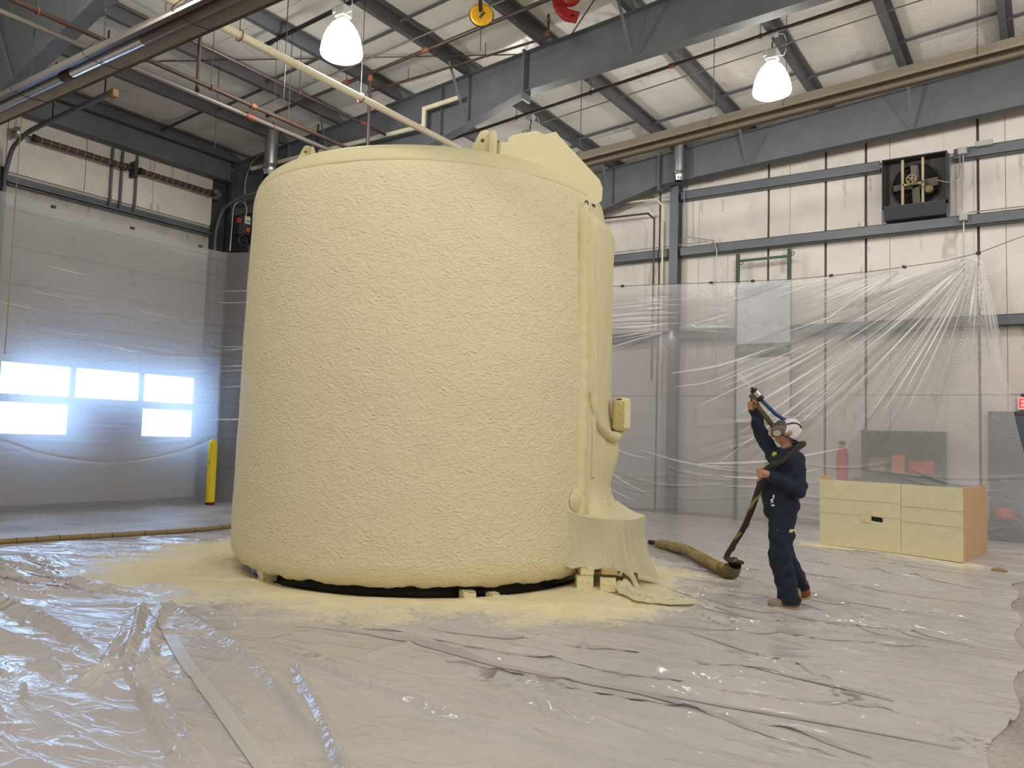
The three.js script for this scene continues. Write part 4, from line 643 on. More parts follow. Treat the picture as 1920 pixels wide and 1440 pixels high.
{                                                                            // darker ribbons: crease shade and dark reflections put into their grey
  const sheeting = scene.getObjectByName('floor_sheeting');
  const painted_crease = (pts, w) => { const c = new THREE.CatmullRomCurve3(pts.map(([x, z]) => V(x, 0, z))); part('painted_crease', gridMesh(70, 2, (u, v) => { const p = c.getPoint(u), t = c.getTangent(u), k = Math.hypot(t.x, t.z), h = (v - 0.5) * w * Math.pow(Math.sin(PI * clamp(u, 0.03, 0.97)), 0.6) * (0.75 + 0.5 * vnoise(u * 9 + pts[0][0] * 7, 3.5, 4096, 83)), x = p.x - t.z / k * h, z = p.z + t.x / k * h, m = overspray(x, z), d = Math.hypot(x - TC.x, z - TC.z); return [x, 0.006 + filmH(x, z) * (1 - 0.3 * m) + 0.006 + 0.004 * (1 - Math.abs(v - 0.5) * 2), z, u * 3, v * 0.1]; }), M.creaseShade, sheeting); };
  painted_crease([[-4.75, -4.5], [-4.05, -4.62], [-3.05, -4.55], [-2.25, -4.62], [-1.2, -4.78], [-0.4, -4.85]], 0.055); painted_crease([[-4.5, -4.7], [-3.4, -4.78], [-2.4, -4.88], [-1.4, -5.05], [-0.7, -5.2]], 0.04);
  painted_crease([[-4.1, -5.0], [-3.1, -5.28], [-2.3, -5.4], [-1.4, -5.42], [-0.8, -5.4]], 0.05); painted_crease([[-2.9, -4.5], [-2.1, -4.62], [-1.35, -4.5], [-0.75, -4.42]], 0.05); painted_crease([[-3.4, -4.35], [-2.5, -4.35], [-1.6, -4.42], [-0.9, -4.3]], 0.035);
  painted_crease([[-2.5, -6.35], [-1.9, -6.05], [-1.2, -5.65]], 0.03); painted_crease([[-3.2, -6.3], [-2.2, -6.6], [-1.0, -7.0], [-0.4, -7.15]], 0.022); painted_crease([[-3.3, -7.9], [-2.4, -7.55], [-1.3, -7.5], [-0.5, -7.35]], 0.026);
  for (let i = 0; i < 22; i++) { const x = rr(-4.2, -1.6), z = rr(-13.5, -7), L = rr(0.8, 2.0), s = rr(0.1, 0.5); painted_crease([[x, z], [x + L / 2, z + s * L / 2 + rr(-0.05, 0.05)], [Math.min(-0.5, x + L), z + s * L]], rr(0.012, 0.028)); }
  for (let i = 0; i < 22; i++) { const a = 2.55 + rr(-0.55, 0.75), r0 = rr(0.4, 2.2), L = rr(0.9, 2.2), x = -6.7, z = -4.1, f = (r) => [x + r * Math.cos(a), z + r * Math.sin(a)]; if (overspray(...f(r0)) > 0.2 || overspray(...f(r0 + L)) > 0.2) continue; painted_crease([f(r0), f(r0 + L / 2), f(r0 + L)], rr(0.014, 0.034)); }
}
{                                                                            // flat strip of tape holding the sheeting
  const P = [[-6.35, -4.07], [-5.5, -3.66], [-4.67, -3.26], [-3.85, -2.9], [-3.03, -2.53], [-2.3, -2.2]];
  const c = new THREE.CatmullRomCurve3(P.map(([x, z]) => V(x, 0, z)));
  const g = gridMesh(90, 3, (u, v) => { const p = c.getPointAt(u), t = c.getTangentAt(u), o = (v - 0.5) * 0.085, x = p.x - t.z * o, z = p.z + t.x * o; return [x, onFilm(x, z) + 0.007, z, u * 5, v * 0.08]; });
  solo('tape_strip', g, phy({ color: lin(0.66, 0.645, 0.62), roughness: 0.3, transmission: 0.25, thickness: 0 }), 'flat straight strip of pale tape stuck on the floor sheeting', 'tape');
}

// ------------------------------------------------------------------ the foam-covered tank
const polar = (az, r, y) => V(r * Math.cos(az * PI / 180), y, r * Math.sin(az * PI / 180));
{
  const K = thing('storage_tank', 'huge round storage tank coated in pale yellow spray foam', 'tank', [TC.x, 0, TC.z]);
  const key = [[1.70, 0.135], [1.88, 0.118], [1.985, 0.122], [2.06, 0.16], [2.105, 0.225], [2.128, 0.32], [2.132, 0.6], [2.122, 1.4], [2.108, 2.4], [2.09, 3.3], [2.076, 3.9], [2.068, 4.08], [2.05, 4.16], [2.02, 4.20], [1.98, 4.24], [1.93, 4.29], [1.85, 4.33], [1.7, 4.37], [1.2, 4.43], [0.0, 4.49]];
  const curve = new THREE.CatmullRomCurve3(key.map(([r, y]) => V(r, y, 0)), false, 'catmullrom', 0.4), NV = 170, NU = 300, prof = curve.getSpacedPoints(NV); let L = 0; const arc = prof.map((p, i) => (L += i ? p.distanceTo(prof[i - 1]) : 0));
  const g = gridMesh(NU, NV, (u, v) => {
    const k = Math.min(NV, Math.round(v * NV)), p = prof[k], a = u * 2 * PI, w = fbm(u * 24, arc[k] * 1.6 + 3, 24, 3, 55) - 0.5, w2 = fbm(u * 96, arc[k] * 7 + 3, 96, 2, 57) - 0.5;
    const lowLip = p.y < 0.35 ? 1.8 : 1, r = p.x + (p.x > 1.5 ? 0.018 * w + 0.008 * w2 * lowLip : 0), y = p.y + (p.y < 0.3 ? 0.05 * w2 : 0);
    return [r * Math.cos(a), y, -r * Math.sin(a), u * 13.4, arc[k]];
  });
  part('foam_shell', g, M.foam, K);
  const rk = [[2.03, 4.14], [2.05, 4.18], [2.043, 4.215], [2.024, 4.25], [1.99, 4.30], [1.94, 4.345], [1.86, 4.385], [1.7, 4.42], [1.2, 4.475], [0.0, 4.535]];
  part('foam_roof', [lathe(new THREE.CatmullRomCurve3(rk.map(([r, y]) => V(r, y, 0)), false, 'catmullrom', 0.4).getPoints(70).map((p) => [p.x, p.y]), 160)], M.foamSmooth, K).userData.label = 'smooth foam shoulder and roof of the tank';
  part('base_ring', [lathe([[1.55, 0.0], [1.9, 0.0], [1.9, 0.02], [1.84, 0.03], [1.84, 0.15], [1.78, 0.15], [1.78, 0.03], [1.55, 0.03]], 72)], M.black, K);
  part('base_plate', [lathe([[0, 0.10], [1.82, 0.10], [1.82, 0.15], [0, 0.15]], 64)], M.black, K);
  // angular hood standing on the rim
  const P0 = V(-4.62 - TC.x, 0, -6.4 - TC.z), dir = V(0.54, 0, -1.35).normalize();
  const out = [[0.06, 4.36], [0.075, 4.50], [0.2, 4.52], [0.23, 4.61], [0.5, 4.715], [0.60, 4.70], [0.744, 4.765], [0.795, 4.725], [1.06, 4.564], [1.347, 4.385], [1.39, 4.31], [1.385, 4.18], [1.31, 4.11], [1.15, 4.14], [0.9, 4.26], [0.6, 4.34]];
  const hood = prism(out, 0.07, 0.022); const Mx = new THREE.Matrix4().makeBasis(dir, V(0, 1, 0), dir.clone().cross(V(0, 1, 0))); hood.translate(0, 0, -0.035); hood.applyMatrix4(Mx); hood.translate(P0.x, 0, P0.z);
  part('foam_hood', [planarUV(hood)], M.foamSmooth, K).userData.label = 'tall angular foam-coated plate on the rim';
  const back = prism([[0.15, 4.4], [0.18, 4.60], [0.52, 4.72], [0.95, 4.6], [1.2, 4.35]], 0.06, 0.015); back.applyMatrix4(Mx); back.translate(P0.x - 0.42, 0, P0.z - 0.16); part('foam_hood_rear', [planarUV(back)], M.foamSmooth, K);
  const br = bar(V(P0.x + dir.x * 0.5 - 0.4, 4.66, P0.z + dir.z * 0.5 - 0.16), V(P0.x + dir.x * 0.62, 4.69, P0.z + dir.z * 0.62), 0.10, 0.06); part('hood_brace', [br], M.foamSmooth, K);
  // lifting lugs
  const lug = (az, r, y, turn, s, label) => {
    const o = new THREE.Group(); o.name = 'lifting_lug'; o.position.copy(polar(az, r, y)); o.rotation.y = turn; K.add(o); if (label) o.userData.label = label;
    const sh = new THREE.Shape(); sh.moveTo(-0.17 * s, -0.06); sh.lineTo(-0.045 * s, 0.19 * s); sh.quadraticCurveTo(0, 0.23 * s, 0.05 * s, 0.19 * s); sh.lineTo(0.09 * s, -0.06); sh.closePath(); const h = new THREE.Path(); h.absarc(-0.02 * s, 0.11 * s, 0.022 * s, 0, 2 * PI, true); sh.holes.push(h);
    const gg = new THREE.ExtrudeGeometry(sh, { depth: 0.06 * s, bevelEnabled: true, bevelSize: 0.012, bevelThickness: 0.012, bevelSegments: 2 }); gg.translate(0, 0, -0.03 * s); part('ear', [planarUV(gg)], M.foamSmooth, o);
    part('stiffener_block', [rbox(0.075 * s, 0.27 * s, 0.15 * s, 0.02, [0.085 * s, 0.06 * s, 0.03])], M.foamSmooth, o);
  };
  lug(34, 1.78, 4.40, 0.5, 1.0); lug(98, 1.80, 4.385, 0.75, 0.62); lug(190, 1.8, 4.39, 0.4, 0.9);
  // side channel, upright pipe, conduit elbow and box
  const chan = gridMesh(40, 90, (u, v) => {
    const a = lerp(1, -1, u), az = lerp(0.2, -32, u), y = lerp(0.62, 4.06, v), w = fbm(az * 0.3 + 40, y * 2 + 7, 4096, 3, 58) - 0.5;
    const flare = 0.10 * Math.exp(-(((y - 1.42) / 0.28) ** 2)) * Math.exp(-(((az + 21) / 9) ** 2)), foot = 0.16 * (1 - smoothstep(y, 0.62, 1.05)), e = Math.min(1, Math.min(u, 1 - u) * 7), topc = 1 - smoothstep(y, 3.86, 4.06), r = 2.05 + (0.135 * topc * Math.sqrt(e) + flare + foot * Math.sqrt(e)) + 0.03 * w;
    return [r * Math.cos(az * PI / 180), y, r * Math.sin(az * PI / 180), az * 0.037, y];
  });
  part('side_channel', chan, M.foamSmooth, K);
  const pp = []; for (let i = 0; i <= 16; i++) { const y = lerp(0.55, 3.98, i / 16); pp.push(polar(0.6 + 0.4 * Math.sin(y * 2.1), 2.128 - 0.013 * (y - 0.7) + 0.006 * Math.sin(y * 9), y)); }
  const up = tube(pp, 0.066, 14, 0.5, 6); { const q = up.attributes.position; for (let i = 0; i < q.count; i++) { const y = q.getY(i), n = 1 + 0.0022 * Math.sin(y * 31) + 0.0014 * Math.sin(y * 57); q.setX(i, q.getX(i) * n); } up.computeVertexNormals(); }
  part('side_pipe', [up, ball(polar(0.6, 2.085, 3.98), 0.064, 14)], M.foamSmooth, K);
  part('side_pipe', [tube([polar(-4.2, 2.17, 1.15), polar(-4.2, 2.17, 2.2), polar(-4.0, 2.155, 3.2), polar(-3.6, 2.14, 3.85)], 0.028, 10)], M.foamSmooth, K);
  part('conduit_elbow', [tube([polar(-3.2, 2.16, 2.05), polar(-4.4, 2.18, 1.86), polar(-8, 2.21, 1.68), polar(-14, 2.25, 1.585), polar(-19, 2.285, 1.60), polar(-21, 2.295, 1.67)], 0.052, 14), ball(polar(-17, 2.25, 1.58), 0.07, 14)], M.foamSmooth, K);
  const jb = new THREE.Group(); jb.name = 'junction_box'; jb.position.copy(polar(-19, 2.30, 1.84)); jb.rotation.y = 0.62; K.add(jb); jb.userData.label = 'foam-caked junction box on the tank side';
  part('housing', [rbox(0.20, 0.37, 0.17, 0.045, [0.02, 0, 0], 4)], M.foamSmooth, jb);
  part('rough_face', [(() => { const q = gridMesh(10, 16, (u, v) => { const n = vnoise(u * 9, v * 14, 4096, 59); return [lerp(-0.075, 0.05, u), lerp(-0.16, 0.15, v), 0.082 + 0.02 * n * Math.sin(PI * u) ** 0.3 * Math.sin(PI * v) ** 0.3, u * 0.15, v * 0.3]; }); return q; })()], std({ color: lin(0.84, 0.70, 0.30), roughness: 0.85, bumpMap: rep(T.fine, 5), bumpScale: 0.02 }), jb);
  part('slot', [rbox(0.055, 0.012, 0.02, 0.004, [-0.02, 0.165, 0.085])], M.black, jb);
  for (const [az, y, r] of [[0.8, 4.04, 0.03], [-3.6, 4.05, 0.024], [1.6, 3.93, 0.018]]) part('foam_crack', [(() => { const q = new THREE.TorusGeometry(r, 0.007, 6, 12, PI); q.rotateY(PI / 2); q.translate(...polar(az, 2.125, y).toArray()); return q; })()], M.hoseDark, K);
  // foam-splashed bulge where the wrapped nozzle meets the wall
  part('foam_bulge', [nets((x, y, z) => { const a = polar(1, 2.08, 0.92), b = polar(-10, 2.1, 0.84); let d = smin(ell(x, y, z, [a.x, a.y, a.z], [0.10, 0.16, 0.22]), ell(x, y, z, [b.x, b.y, b.z], [0.17, 0.13, 0.26]), 0.1); return d + 0.02 * (fbm(z * 9 + 40, y * 9 + x * 5 + 40, 4096, 3, 62) - 0.5); }, [1.75, 0.62, -0.8], [2.4, 1.15, 0.35], 0.018)].map((q) => planarUV(q)), M.foamSmooth, K);
}
// blocks under the rim
for (const [az, r, w, h, label] of [[103, 1.93, 0.16, 0.155, 'foam-caked block wedged under the tank rim on the door side'], [37, 1.99, 0.17, 0.10, 'low foam-caked block under the tank rim at the front'], [30, 2.02, 0.13, 0.075, 'rounded foam lump on the floor under the tank front']]) {
  const p = polar(az, r, 0), q = nets((x, y, z) => { const d = Math.max(Math.abs(x) - w / 2 + 0.02, Math.abs(y - h / 2) - h / 2 + 0.02, Math.abs(z) - w * 0.42 + 0.02) - 0.02; return d + 0.03 * (fbm(x * 14 + 40 + az, y * 14 + z * 9 + 40, 4096, 3, 64) - 0.5); }, [-w, -0.03, -w], [w, h + 0.05, w], 0.012);
  q.rotateY(-az * PI / 180); q.translate(TC.x + p.x, 0.0, TC.z + p.z); solo('foam_block', [planarUV(q)], M.foamDust, label, 'block');
}
// wrapped nozzle beside the tank: drape, pallet pieces, timber blocks
{
  const A = [-4.10, -7.02], B = [-3.74, -7.60], C2 = [-3.66, -8.12], D2 = [-4.12, -8.35], per = [A, B, C2, D2], top = [0.83, 0.725, 0.74, 0.86], hem = [0.27, 0.215, 0.06, 0.25], flare = [0.0, 0.05, 0.16, 0.05];
  const N = 260; const at = (s) => { const t = clamp(s, 0, 0.99999) * 3, i = t | 0, f = t - i, e = f; return { x: lerp(per[i][0], per[i + 1][0], e), z: lerp(per[i][1], per[i + 1][1], e), top: lerp(top[i], top[i + 1], e) - 0.025 * Math.sin(PI * f), hem: lerp(hem[i], hem[i + 1], e), fl: lerp(flare[i], flare[i + 1], smoothstep(e, 0, 1)), f, i }; };
  const Dp = thing('drape_cloth', 'thin pale cloth draped over a fitting at the foot of the tank, powdered yellow', 'cloth');
  const cx = -4.25, cz = -7.75;
  const side = gridMesh(N, 50, (u, v) => {
    const p = at(u), cnt = Math.hypot(p.x - cx, p.z - cz), nx = (p.x - cx) / cnt, nz = (p.z - cz) / cnt, pl = (c0, w) => Math.exp(-(((u - c0) / w) ** 2));
    const folds = pl(0.345, 0.012) + 1.1 * pl(0.385, 0.016) + 0.55 * pl(0.305, 0.012) + 0.35 * pl(0.26, 0.012) + 0.5 * pl(0.47, 0.03) + 0.35 * pl(0.60, 0.03) + 0.2 * pl(0.16 - 0.08 * (1 - v), 0.012), fine = 0.5 + 0.5 * Math.sin(u * 150 + 4 * v), tail = pl(0.372, 0.03);
    const slant = 0.25 * (1 - v) * (u - 0.33), y = lerp(p.top, Math.max(0.016, p.hem - 0.20 * tail), v), o = p.fl * v * v + 0.07 * folds * Math.pow(v, 0.7) + 0.006 * fine * v + 0.10 * tail * v * v * v + 0.05 * tail * v - 0.045 * Math.sin(PI * v) * (p.i === 0 ? Math.sin(PI * p.f) : 0.5);
    return [p.x + nx * o, y + 0.012 * Math.sin(u * 60) * v, p.z + nz * o, u * 2, v];
  });
  const cap2 = gridMesh(60, 16, (u, v) => { const p = at(u), x = lerp(p.x, cx - 0.1, v), z = lerp(p.z, cz, v), n = fbm(x * 9 + 40, z * 9 + 40, 4096, 3, 68) - 0.5; return [x, lerp(p.top, 0.90, v) + 0.05 * n * Math.sin(PI * Math.min(1, v * 2 + 0.05)), z, x, z]; });
  M.drape = phy({ color: lin(0.80, 0.755, 0.52), roughness: 0.85, transmission: 0.12, thickness: 0, bumpMap: rep(T.fine, 3), bumpScale: 0.01 });
  part('cloth_side', side, M.drape, Dp); part('cloth_top', cap2, M.drape, Dp);
  const tailP = new THREE.CatmullRomCurve3([V(-3.60, 0.10, -7.45), V(-3.42, 0.035, -7.24), V(-3.26, 0.022, -7.13), V(-3.1, 0.018, -7.16), V(-2.95, 0.014, -7.3), V(-2.84, 0.012, -7.44)]);
  part('cloth_tail', gridMesh(90, 24, (u, v) => { const p = tailP.getPoint(u), t = tailP.getTangent(u), w = 0.085 * (1 - 0.35 * u) * (0.8 + 0.5 * vnoise(u * 9 + 3, v > 0.5 ? 1.5 : 7.5, 4096, 86)), o = (v - 0.5) * 2 * w, x = p.x - t.z * o, z = p.z + t.x * o, n = 1 - Math.abs(2 * vnoise(v * 5 + u * 2 + 11, u * 7 + 5, 4096, 87) - 1); return [x, p.y + 0.008 + 0.045 * n * Math.sin(PI * v) + onFilm(x, z) * 0.6, z, u, v * 0.3]; }), M.drape, Dp);
  const wood = (cx2, cz2, y0, w, h, d, turn, label, m = M.wood, name = 'timber_block') => { const q = rbox(w, h, d, 0.008, [0, h / 2, 0]); q.rotateY(turn); q.translate(cx2, y0, cz2); solo(name, [q], m, label, name === 'timber_block' ? 'timber' : 'plank'); };
  wood(-3.72, -7.36, 0.03, 0.16, 0.13, 0.16, 0.5, 'single pale timber block standing out in front under the cloth', M.foamDust);
  wood(-3.97, -7.32, 0.03, 0.17, 0.14, 0.17, 0.62, 'lower timber block of the pair against the tank rim', M.foamDust);
  wood(-3.96, -7.33, 0.172, 0.14, 0.085, 0.16, 0.7, 'upper timber block of the pair against the tank rim', M.foamDust);
  wood(-3.83, -7.56, 0.175, 0.24, 0.025, 0.12, 0.9, 'thin brown plank lying across the timber blocks', M.wood, 'plank');
  wood(-3.74, -7.42, 0.19, 0.16, 0.05, 0.12, 0.55, 'short yellow timber offcut on top of the front block', M.wood);
  wood(-3.74, -7.92, 0.03, 0.16, 0.14, 0.16, 0.4, 'timber block in the shade at the back of the cloth', M.wood);
  part('nozzle_box', [rbox(0.16, 0.42, 0.34, 0.02, [-3.86 - TC.x, 0.45, -7.9 - TC.z])], M.charcoal, scene.getObjectByName('storage_tank'));
}
// ------------------------------------------------------------------ bollard
{
  const b = thing('bollard', 'yellow steel bollard standing in front of the door-side plastic', 'bollard', [-14.12, 0, -10.16]);
  part('post', [lathe([[0, 0.0], [0.088, 0.0], [0.088, 1.22], [0.082, 1.27], [0.06, 1.305], [0.03, 1.32], [0, 1.325]], 28)], M.yellow, b);
  part('base_rust', [lathe([[0.0885, 0.0], [0.0895, 0.0], [0.0895, 0.055], [0.0885, 0.06]], 28)], M.rust, b);
  part('scrape', [rbox(0.02, 0.09, 0.006, 0.002, [0.03, 0.86, 0.084])], M.hoseTan2, b);
}
// ------------------------------------------------------------------ unfolded cardboard box
{
  const K = thing('cardboard_box', 'opened-out cardboard box standing on the floor sheeting, dusted pale yellow', 'box');
  const L = V(-3.02, 0, -13.27), Mm = V(-1.83, 0, -13.04), R = V(-1.0, 0, -12.63), RR = V(-0.82, 0, -14.37), H = 1.03, th = 0.008, y0 = 0.02;
  const panel = (a, b, name, mat, y1 = H, ya = y0) => { const d = b.clone().sub(a), len = d.length(), g = new THREE.BoxGeometry(len, y1 - ya, th); g.rotateY(-Math.atan2(d.z, d.x)); g.translate((a.x + b.x) / 2, (y1 + ya) / 2, (a.z + b.z) / 2); return part(name, [planarUV(g)], mat, K); };
  // front panel with the torn hand hole
  const d = Mm.clone().sub(L), len = d.length(), sh = new THREE.Shape([[0, y0], [len - 0.004, y0], [len - 0.004, H], [0, H]].map(([x, y]) => new THREE.Vector2(x, y)));
  const hole = new THREE.Path(); [[0.79, 0.455], [0.86, 0.445], [0.95, 0.44], [0.962, 0.475], [0.945, 0.51], [0.87, 0.515], [0.79, 0.53]].forEach(([x, y], i) => (i ? hole.lineTo(x, y) : hole.moveTo(x, y))); hole.closePath(); sh.holes.push(hole);
  const fg = new THREE.ExtrudeGeometry(sh, { depth: th, bevelEnabled: false }); fg.rotateY(-Math.atan2(d.z, d.x)); fg.translate(L.x, 0, L.z); part('front_panel', [planarUV(fg)], M.card, K);
  const flap = new THREE.BoxGeometry(0.16, 0.12, 0.006); flap.rotateZ(-0.03); flap.rotateY(-0.35); flap.translate(0.71, 0.495, 0.045); flap.rotateY(-Math.atan2(d.z, d.x)); flap.translate(L.x, 0, L.z); part('torn_flap', [planarUV(flap)], M.card, K);
  const inner = new THREE.BoxGeometry(0.4, 0.3, 0.006); inner.translate(0.87, 0.48, -0.03); inner.rotateY(-Math.atan2(d.z, d.x)); inner.translate(L.x, 0, L.z); part('hole_shade', [planarUV(inner)], M.black, K);  // black sheet added behind the hole, standing for the shade inside the box
  panel(Mm.clone().add(V(0.006, 0, 0.002)), R, 'front_panel', M.card); panel(R, RR, 'side_panel', M.cardBrown).userData.label = 'bare brown side of the box';
  const fl = panel(L.clone().add(V(0.0, 0, -0.02)), L.clone().add(V(0.12, 0, -0.16)), 'top_flap', M.cardBrown, H + 0.055, H - 0.1);
  const crease = (a, b, y) => { const dd = b.clone().sub(a), q = new THREE.BoxGeometry(dd.length() - 0.02, 0.006, 0.004), n = V(-dd.z, 0, dd.x).normalize(), s = n.z < 0 ? -1 : 1; q.rotateY(-Math.atan2(dd.z, dd.x)); q.translate((a.x + b.x) / 2 + n.x * s * 0.0075, y, (a.z + b.z) / 2 + n.z * s * 0.0075); part('crease', [q], M.creased, K); };
  crease(Mm, R, 0.71); crease(Mm, R, 0.49);
  for (const y of [0.74, 0.52]) { const q = new THREE.BoxGeometry(len - 0.02, 0.006, 0.004); q.rotateY(-Math.atan2(d.z, d.x)); const n = V(-d.z, 0, d.x).normalize(); q.translate((L.x + Mm.x) / 2 + n.x * 0.0105, y, (L.z + Mm.z) / 2 + n.z * 0.0105); part('crease', [q], M.creased, K); }
  const pile = nets((x, y, z) => ell(x, y, z, [0, 0, 0], [0.09, 0.05, 0.06]) + 0.03 * (fbm(x * 20 + 40, z * 20 + 40, 4096, 2, 70) - 0.5), [-0.15, -0.01, -0.1], [0.15, 0.1, 0.1], 0.014); pile.translate(-0.55, 0.008, -12.2);
  solo('debris_lump', [planarUV(pile)], M.hoseTan2, 'small dark lump of debris lying on the sheeting beyond the cardboard box', 'debris');
}
// ------------------------------------------------------------------ hoses on the floor
function wrapped(name, label, pts, r, mat, band, every, category = 'hose') {
  const h = thing(name, label, category), c = new THREE.CatmullRomCurve3(pts, false, 'catmullrom', 0.5), len = c.getLength();
  const g = new THREE.TubeGeometry(c, Math.round(len / 0.03), r, 14); { const q = g.attributes.position, n = g.attributes.normal; for (let i = 0; i < q.count; i++) { const k = 0.18 * r * (vnoise(Math.floor(i / 15) * 0.35 + 5, (i % 15) * 0.5, 4096, 73) - 0.4); q.setXYZ(i, q.getX(i) + n.getX(i) * k, q.getY(i) + n.getY(i) * k, q.getZ(i) + n.getZ(i) * k); } g.computeVertexNormals(); }
  part('sleeve', [g], mat, h);
  for (let s = every * 0.6; s < len; s += every * (0.7 + 0.6 * rnd())) { const u = s / len, p = c.getPointAt(u), t = c.getTangentAt(u), q = new THREE.TorusGeometry(r * 1.02, r * 0.16, 6, 14); q.lookAt(t.clone().applyAxisAngle(V(0, 1, 0), 0.35)); q.translate(p.x, p.y, p.z); part('tape_band', [q], band, h); }
  return h;
}
wrapped('wrapped_hose', 'brown taped hose lying along the edge of the floor sheeting by the door', [V(-11.35, 0.035, -2.4), V(-11.22, 0.035, -4.2), V(-11.05, 0.035, -5.0), V(-10.9, 0.04, -5.6), V(-10.72, 0.045, -6.1), V(-10.4, 0.06, -6.9), V(-10.35, 0.06, -7.4), V(-10.5, 0.05, -8.1), V(-10.5, 0.04, -9.4)], 0.033, M.hoseTan2, M.hoseDark, 0.32);
wrapped('wrapped_hose', 'thick ribbed tan hose curving over the sheeting towards the worker', [V(-4.78, 0.05, -11.05), V(-4.45, 0.07, -10.78), V(-4.15, 0.085, -10.5), V(-3.85, 0.085, -10.12), V(-3.5, 0.085, -9.65), V(-3.24, 0.09, -9.28), V(-3.1, 0.11, -9.14)], 0.062, M.hoseTan, M.hoseTan2, 0.07);
{
  const f = thing('hose_fitting', 'olive elbow fitting with a rusty ring joining the floor hose to the whip', 'fitting');
  part('elbow', [tube([V(-3.2, 0.09, -9.24), V(-3.08, 0.075, -9.12), V(-3.0, 0.10, -9.04), V(-2.965, 0.19, -9.0)], 0.075, 16)], M.olive, f);
  const t = new THREE.TorusGeometry(0.075, 0.022, 8, 24); t.rotateX(PI / 2 - 0.2); t.translate(-2.955, 0.225, -8.99); part('ring', [t], M.rust, f);
}
solo('cable_plug', [tube([V(-5.05, 0.03, -11.35), V(-4.95, 0.04, -11.25), V(-4.85, 0.045, -11.15)], 0.03, 8), tube([V(-4.86, 0.045, -11.16), V(-4.78, 0.05, -11.06), V(-4.66, 0.055, -10.95)], 0.02, 8)], M.hoseDark, 'dark cable end joining the tan hose beside the draped cloth', 'cable');
// ------------------------------------------------------------------ things behind the hanging plastic
{
  const r = thing('pallet_rack', 'green perforated rack frame against the wall above the plastic', 'rack');
  for (const x of [-5.52, -4.44]) { part('post', [box(x - 0.035, x + 0.035, 0, 5.62, -16.78, -16.71)], M.green, r); const gs = []; for (let i = 0; i < 9; i++) gs.push(box(x - 0.012, x + 0.012, 5.05 + i * 0.062, 5.085 + i * 0.062, -16.712, -16.706)); part('slot_row', gs, M.black, r); }
  part('cross_bar', [box(-5.49, -4.47, 5.44, 5.49, -16.77, -16.73)], M.green, r); part('cross_bar', [box(-5.49, -4.47, 3.38, 3.50, -16.77, -16.72)], M.green, r); part('cross_bar', [box(-5.49, -4.47, 2.45, 2.56, -16.77, -16.72)], M.green, r);
  part('hook', [(() => { const g = new THREE.TorusGeometry(0.035, 0.008, 6, 14); g.translate(-5.43, 5.4, -16.7); return g; })(), (() => { const g = new THREE.TorusGeometry(0.035, 0.008, 6, 14); g.translate(-4.36, 5.5, -16.7); return g; })()], M.chain, r);
  const bd = thing('insulation_board', 'pale blue-grey wrapped board fixed to the rack behind the plastic', 'board'); part('board', [box(-5.5, -4.4, 3.66, 4.94, -16.705, -16.68)], std({ color: lin(0.50, 0.53, 0.57), roughness: 0.5 }), bd);
  const mk = []; for (let i = 0; i < 3; i++) for (let j = 0; j < 2; j++) { const g = new THREE.TorusGeometry(0.055, 0.008, 4, 16); g.scale(1, 0.55, 1); g.rotateZ(0.5); g.translate(-5.3 + i * 0.37, 4.05 + j * 0.55, -16.68); mk.push(g, bar(V(-5.42 + i * 0.37, 3.98 + j * 0.55, -16.68), V(-5.18 + i * 0.37, 4.1 + j * 0.55, -16.68), 0.008, 0.004)); } part('printed_mark', mk, M.boxGrey, bd);
  solo('insulation_board', [box(-5.5, -4.4, 2.0, 3.36, -16.705, -16.685)], M.liner, 'beige board low on the rack behind the plastic', 'board');
}
{
  const c = thing('tool_cart', 'dark tool cart with red boxes standing behind the plastic above the cardboard box', 'cart', [-2.4, 0, -16.75]);
  part('body', [box(-0.78, 0.80, 0.42, 0.95, -0.2, 0.18)], M.charcoal, c); part('back_board', [box(-0.62, 0.80, 0.95, 1.88, -0.2, -0.15)], M.charcoal, c); part('top_shelf', [box(-0.62, 0.80, 1.84, 1.88, -0.2, 0.15)], M.darkSteel, c);
  part('shelf', [box(-0.62, 0.80, 1.05, 1.08, -0.2, 0.17)], M.darkSteel, c);
  for (const x of [-0.6, 0.78]) part('post', [box(x - 0.02, x + 0.02, 0.0, 1.88, 0.12, 0.16)], M.darkSteel, c);
  const put = (name, x0, x1, y0, y1, m, label, cat) => solo(name, [(() => { const q = rbox(x1 - x0, y1 - y0, 0.22, 0.02, [(x0 + x1) / 2 - 2.4, (y0 + y1) / 2, -16.76]); return q; })()], m, label, cat);
  put('tool_box', -0.1, 0.12, 1.085, 1.42, M.orange, 'small orange case on the cart behind the plastic', 'case'); put('tool_box', 0.2, 0.62, 1.085, 1.33, M.red, 'wide red case on the cart behind the plastic', 'case'); put('tool_box', -0.5, -0.2, 1.085, 1.35, M.hoseTan2, 'brown case on the cart behind the plastic', 'case');
  const e = thing('fire_extinguisher', 'bright red cylinder standing at the end of the tool cart behind the plastic', 'extinguisher', [-3.37, 0, -16.62]); part('cylinder', [lathe([[0, 0.7], [0.1, 0.72], [0.11, 0.8], [0.11, 1.4], [0.07, 1.52], [0.03, 1.56], [0, 1.57]], 24)], M.red, e); part('stand', [box(-0.14, 0.14, 0, 0.7, -0.1, 0.1)], M.darkSteel, e); part('valve', [rbox(0.12, 0.08, 0.06, 0.01, [0, 1.62, 0])], M.black, e);
}
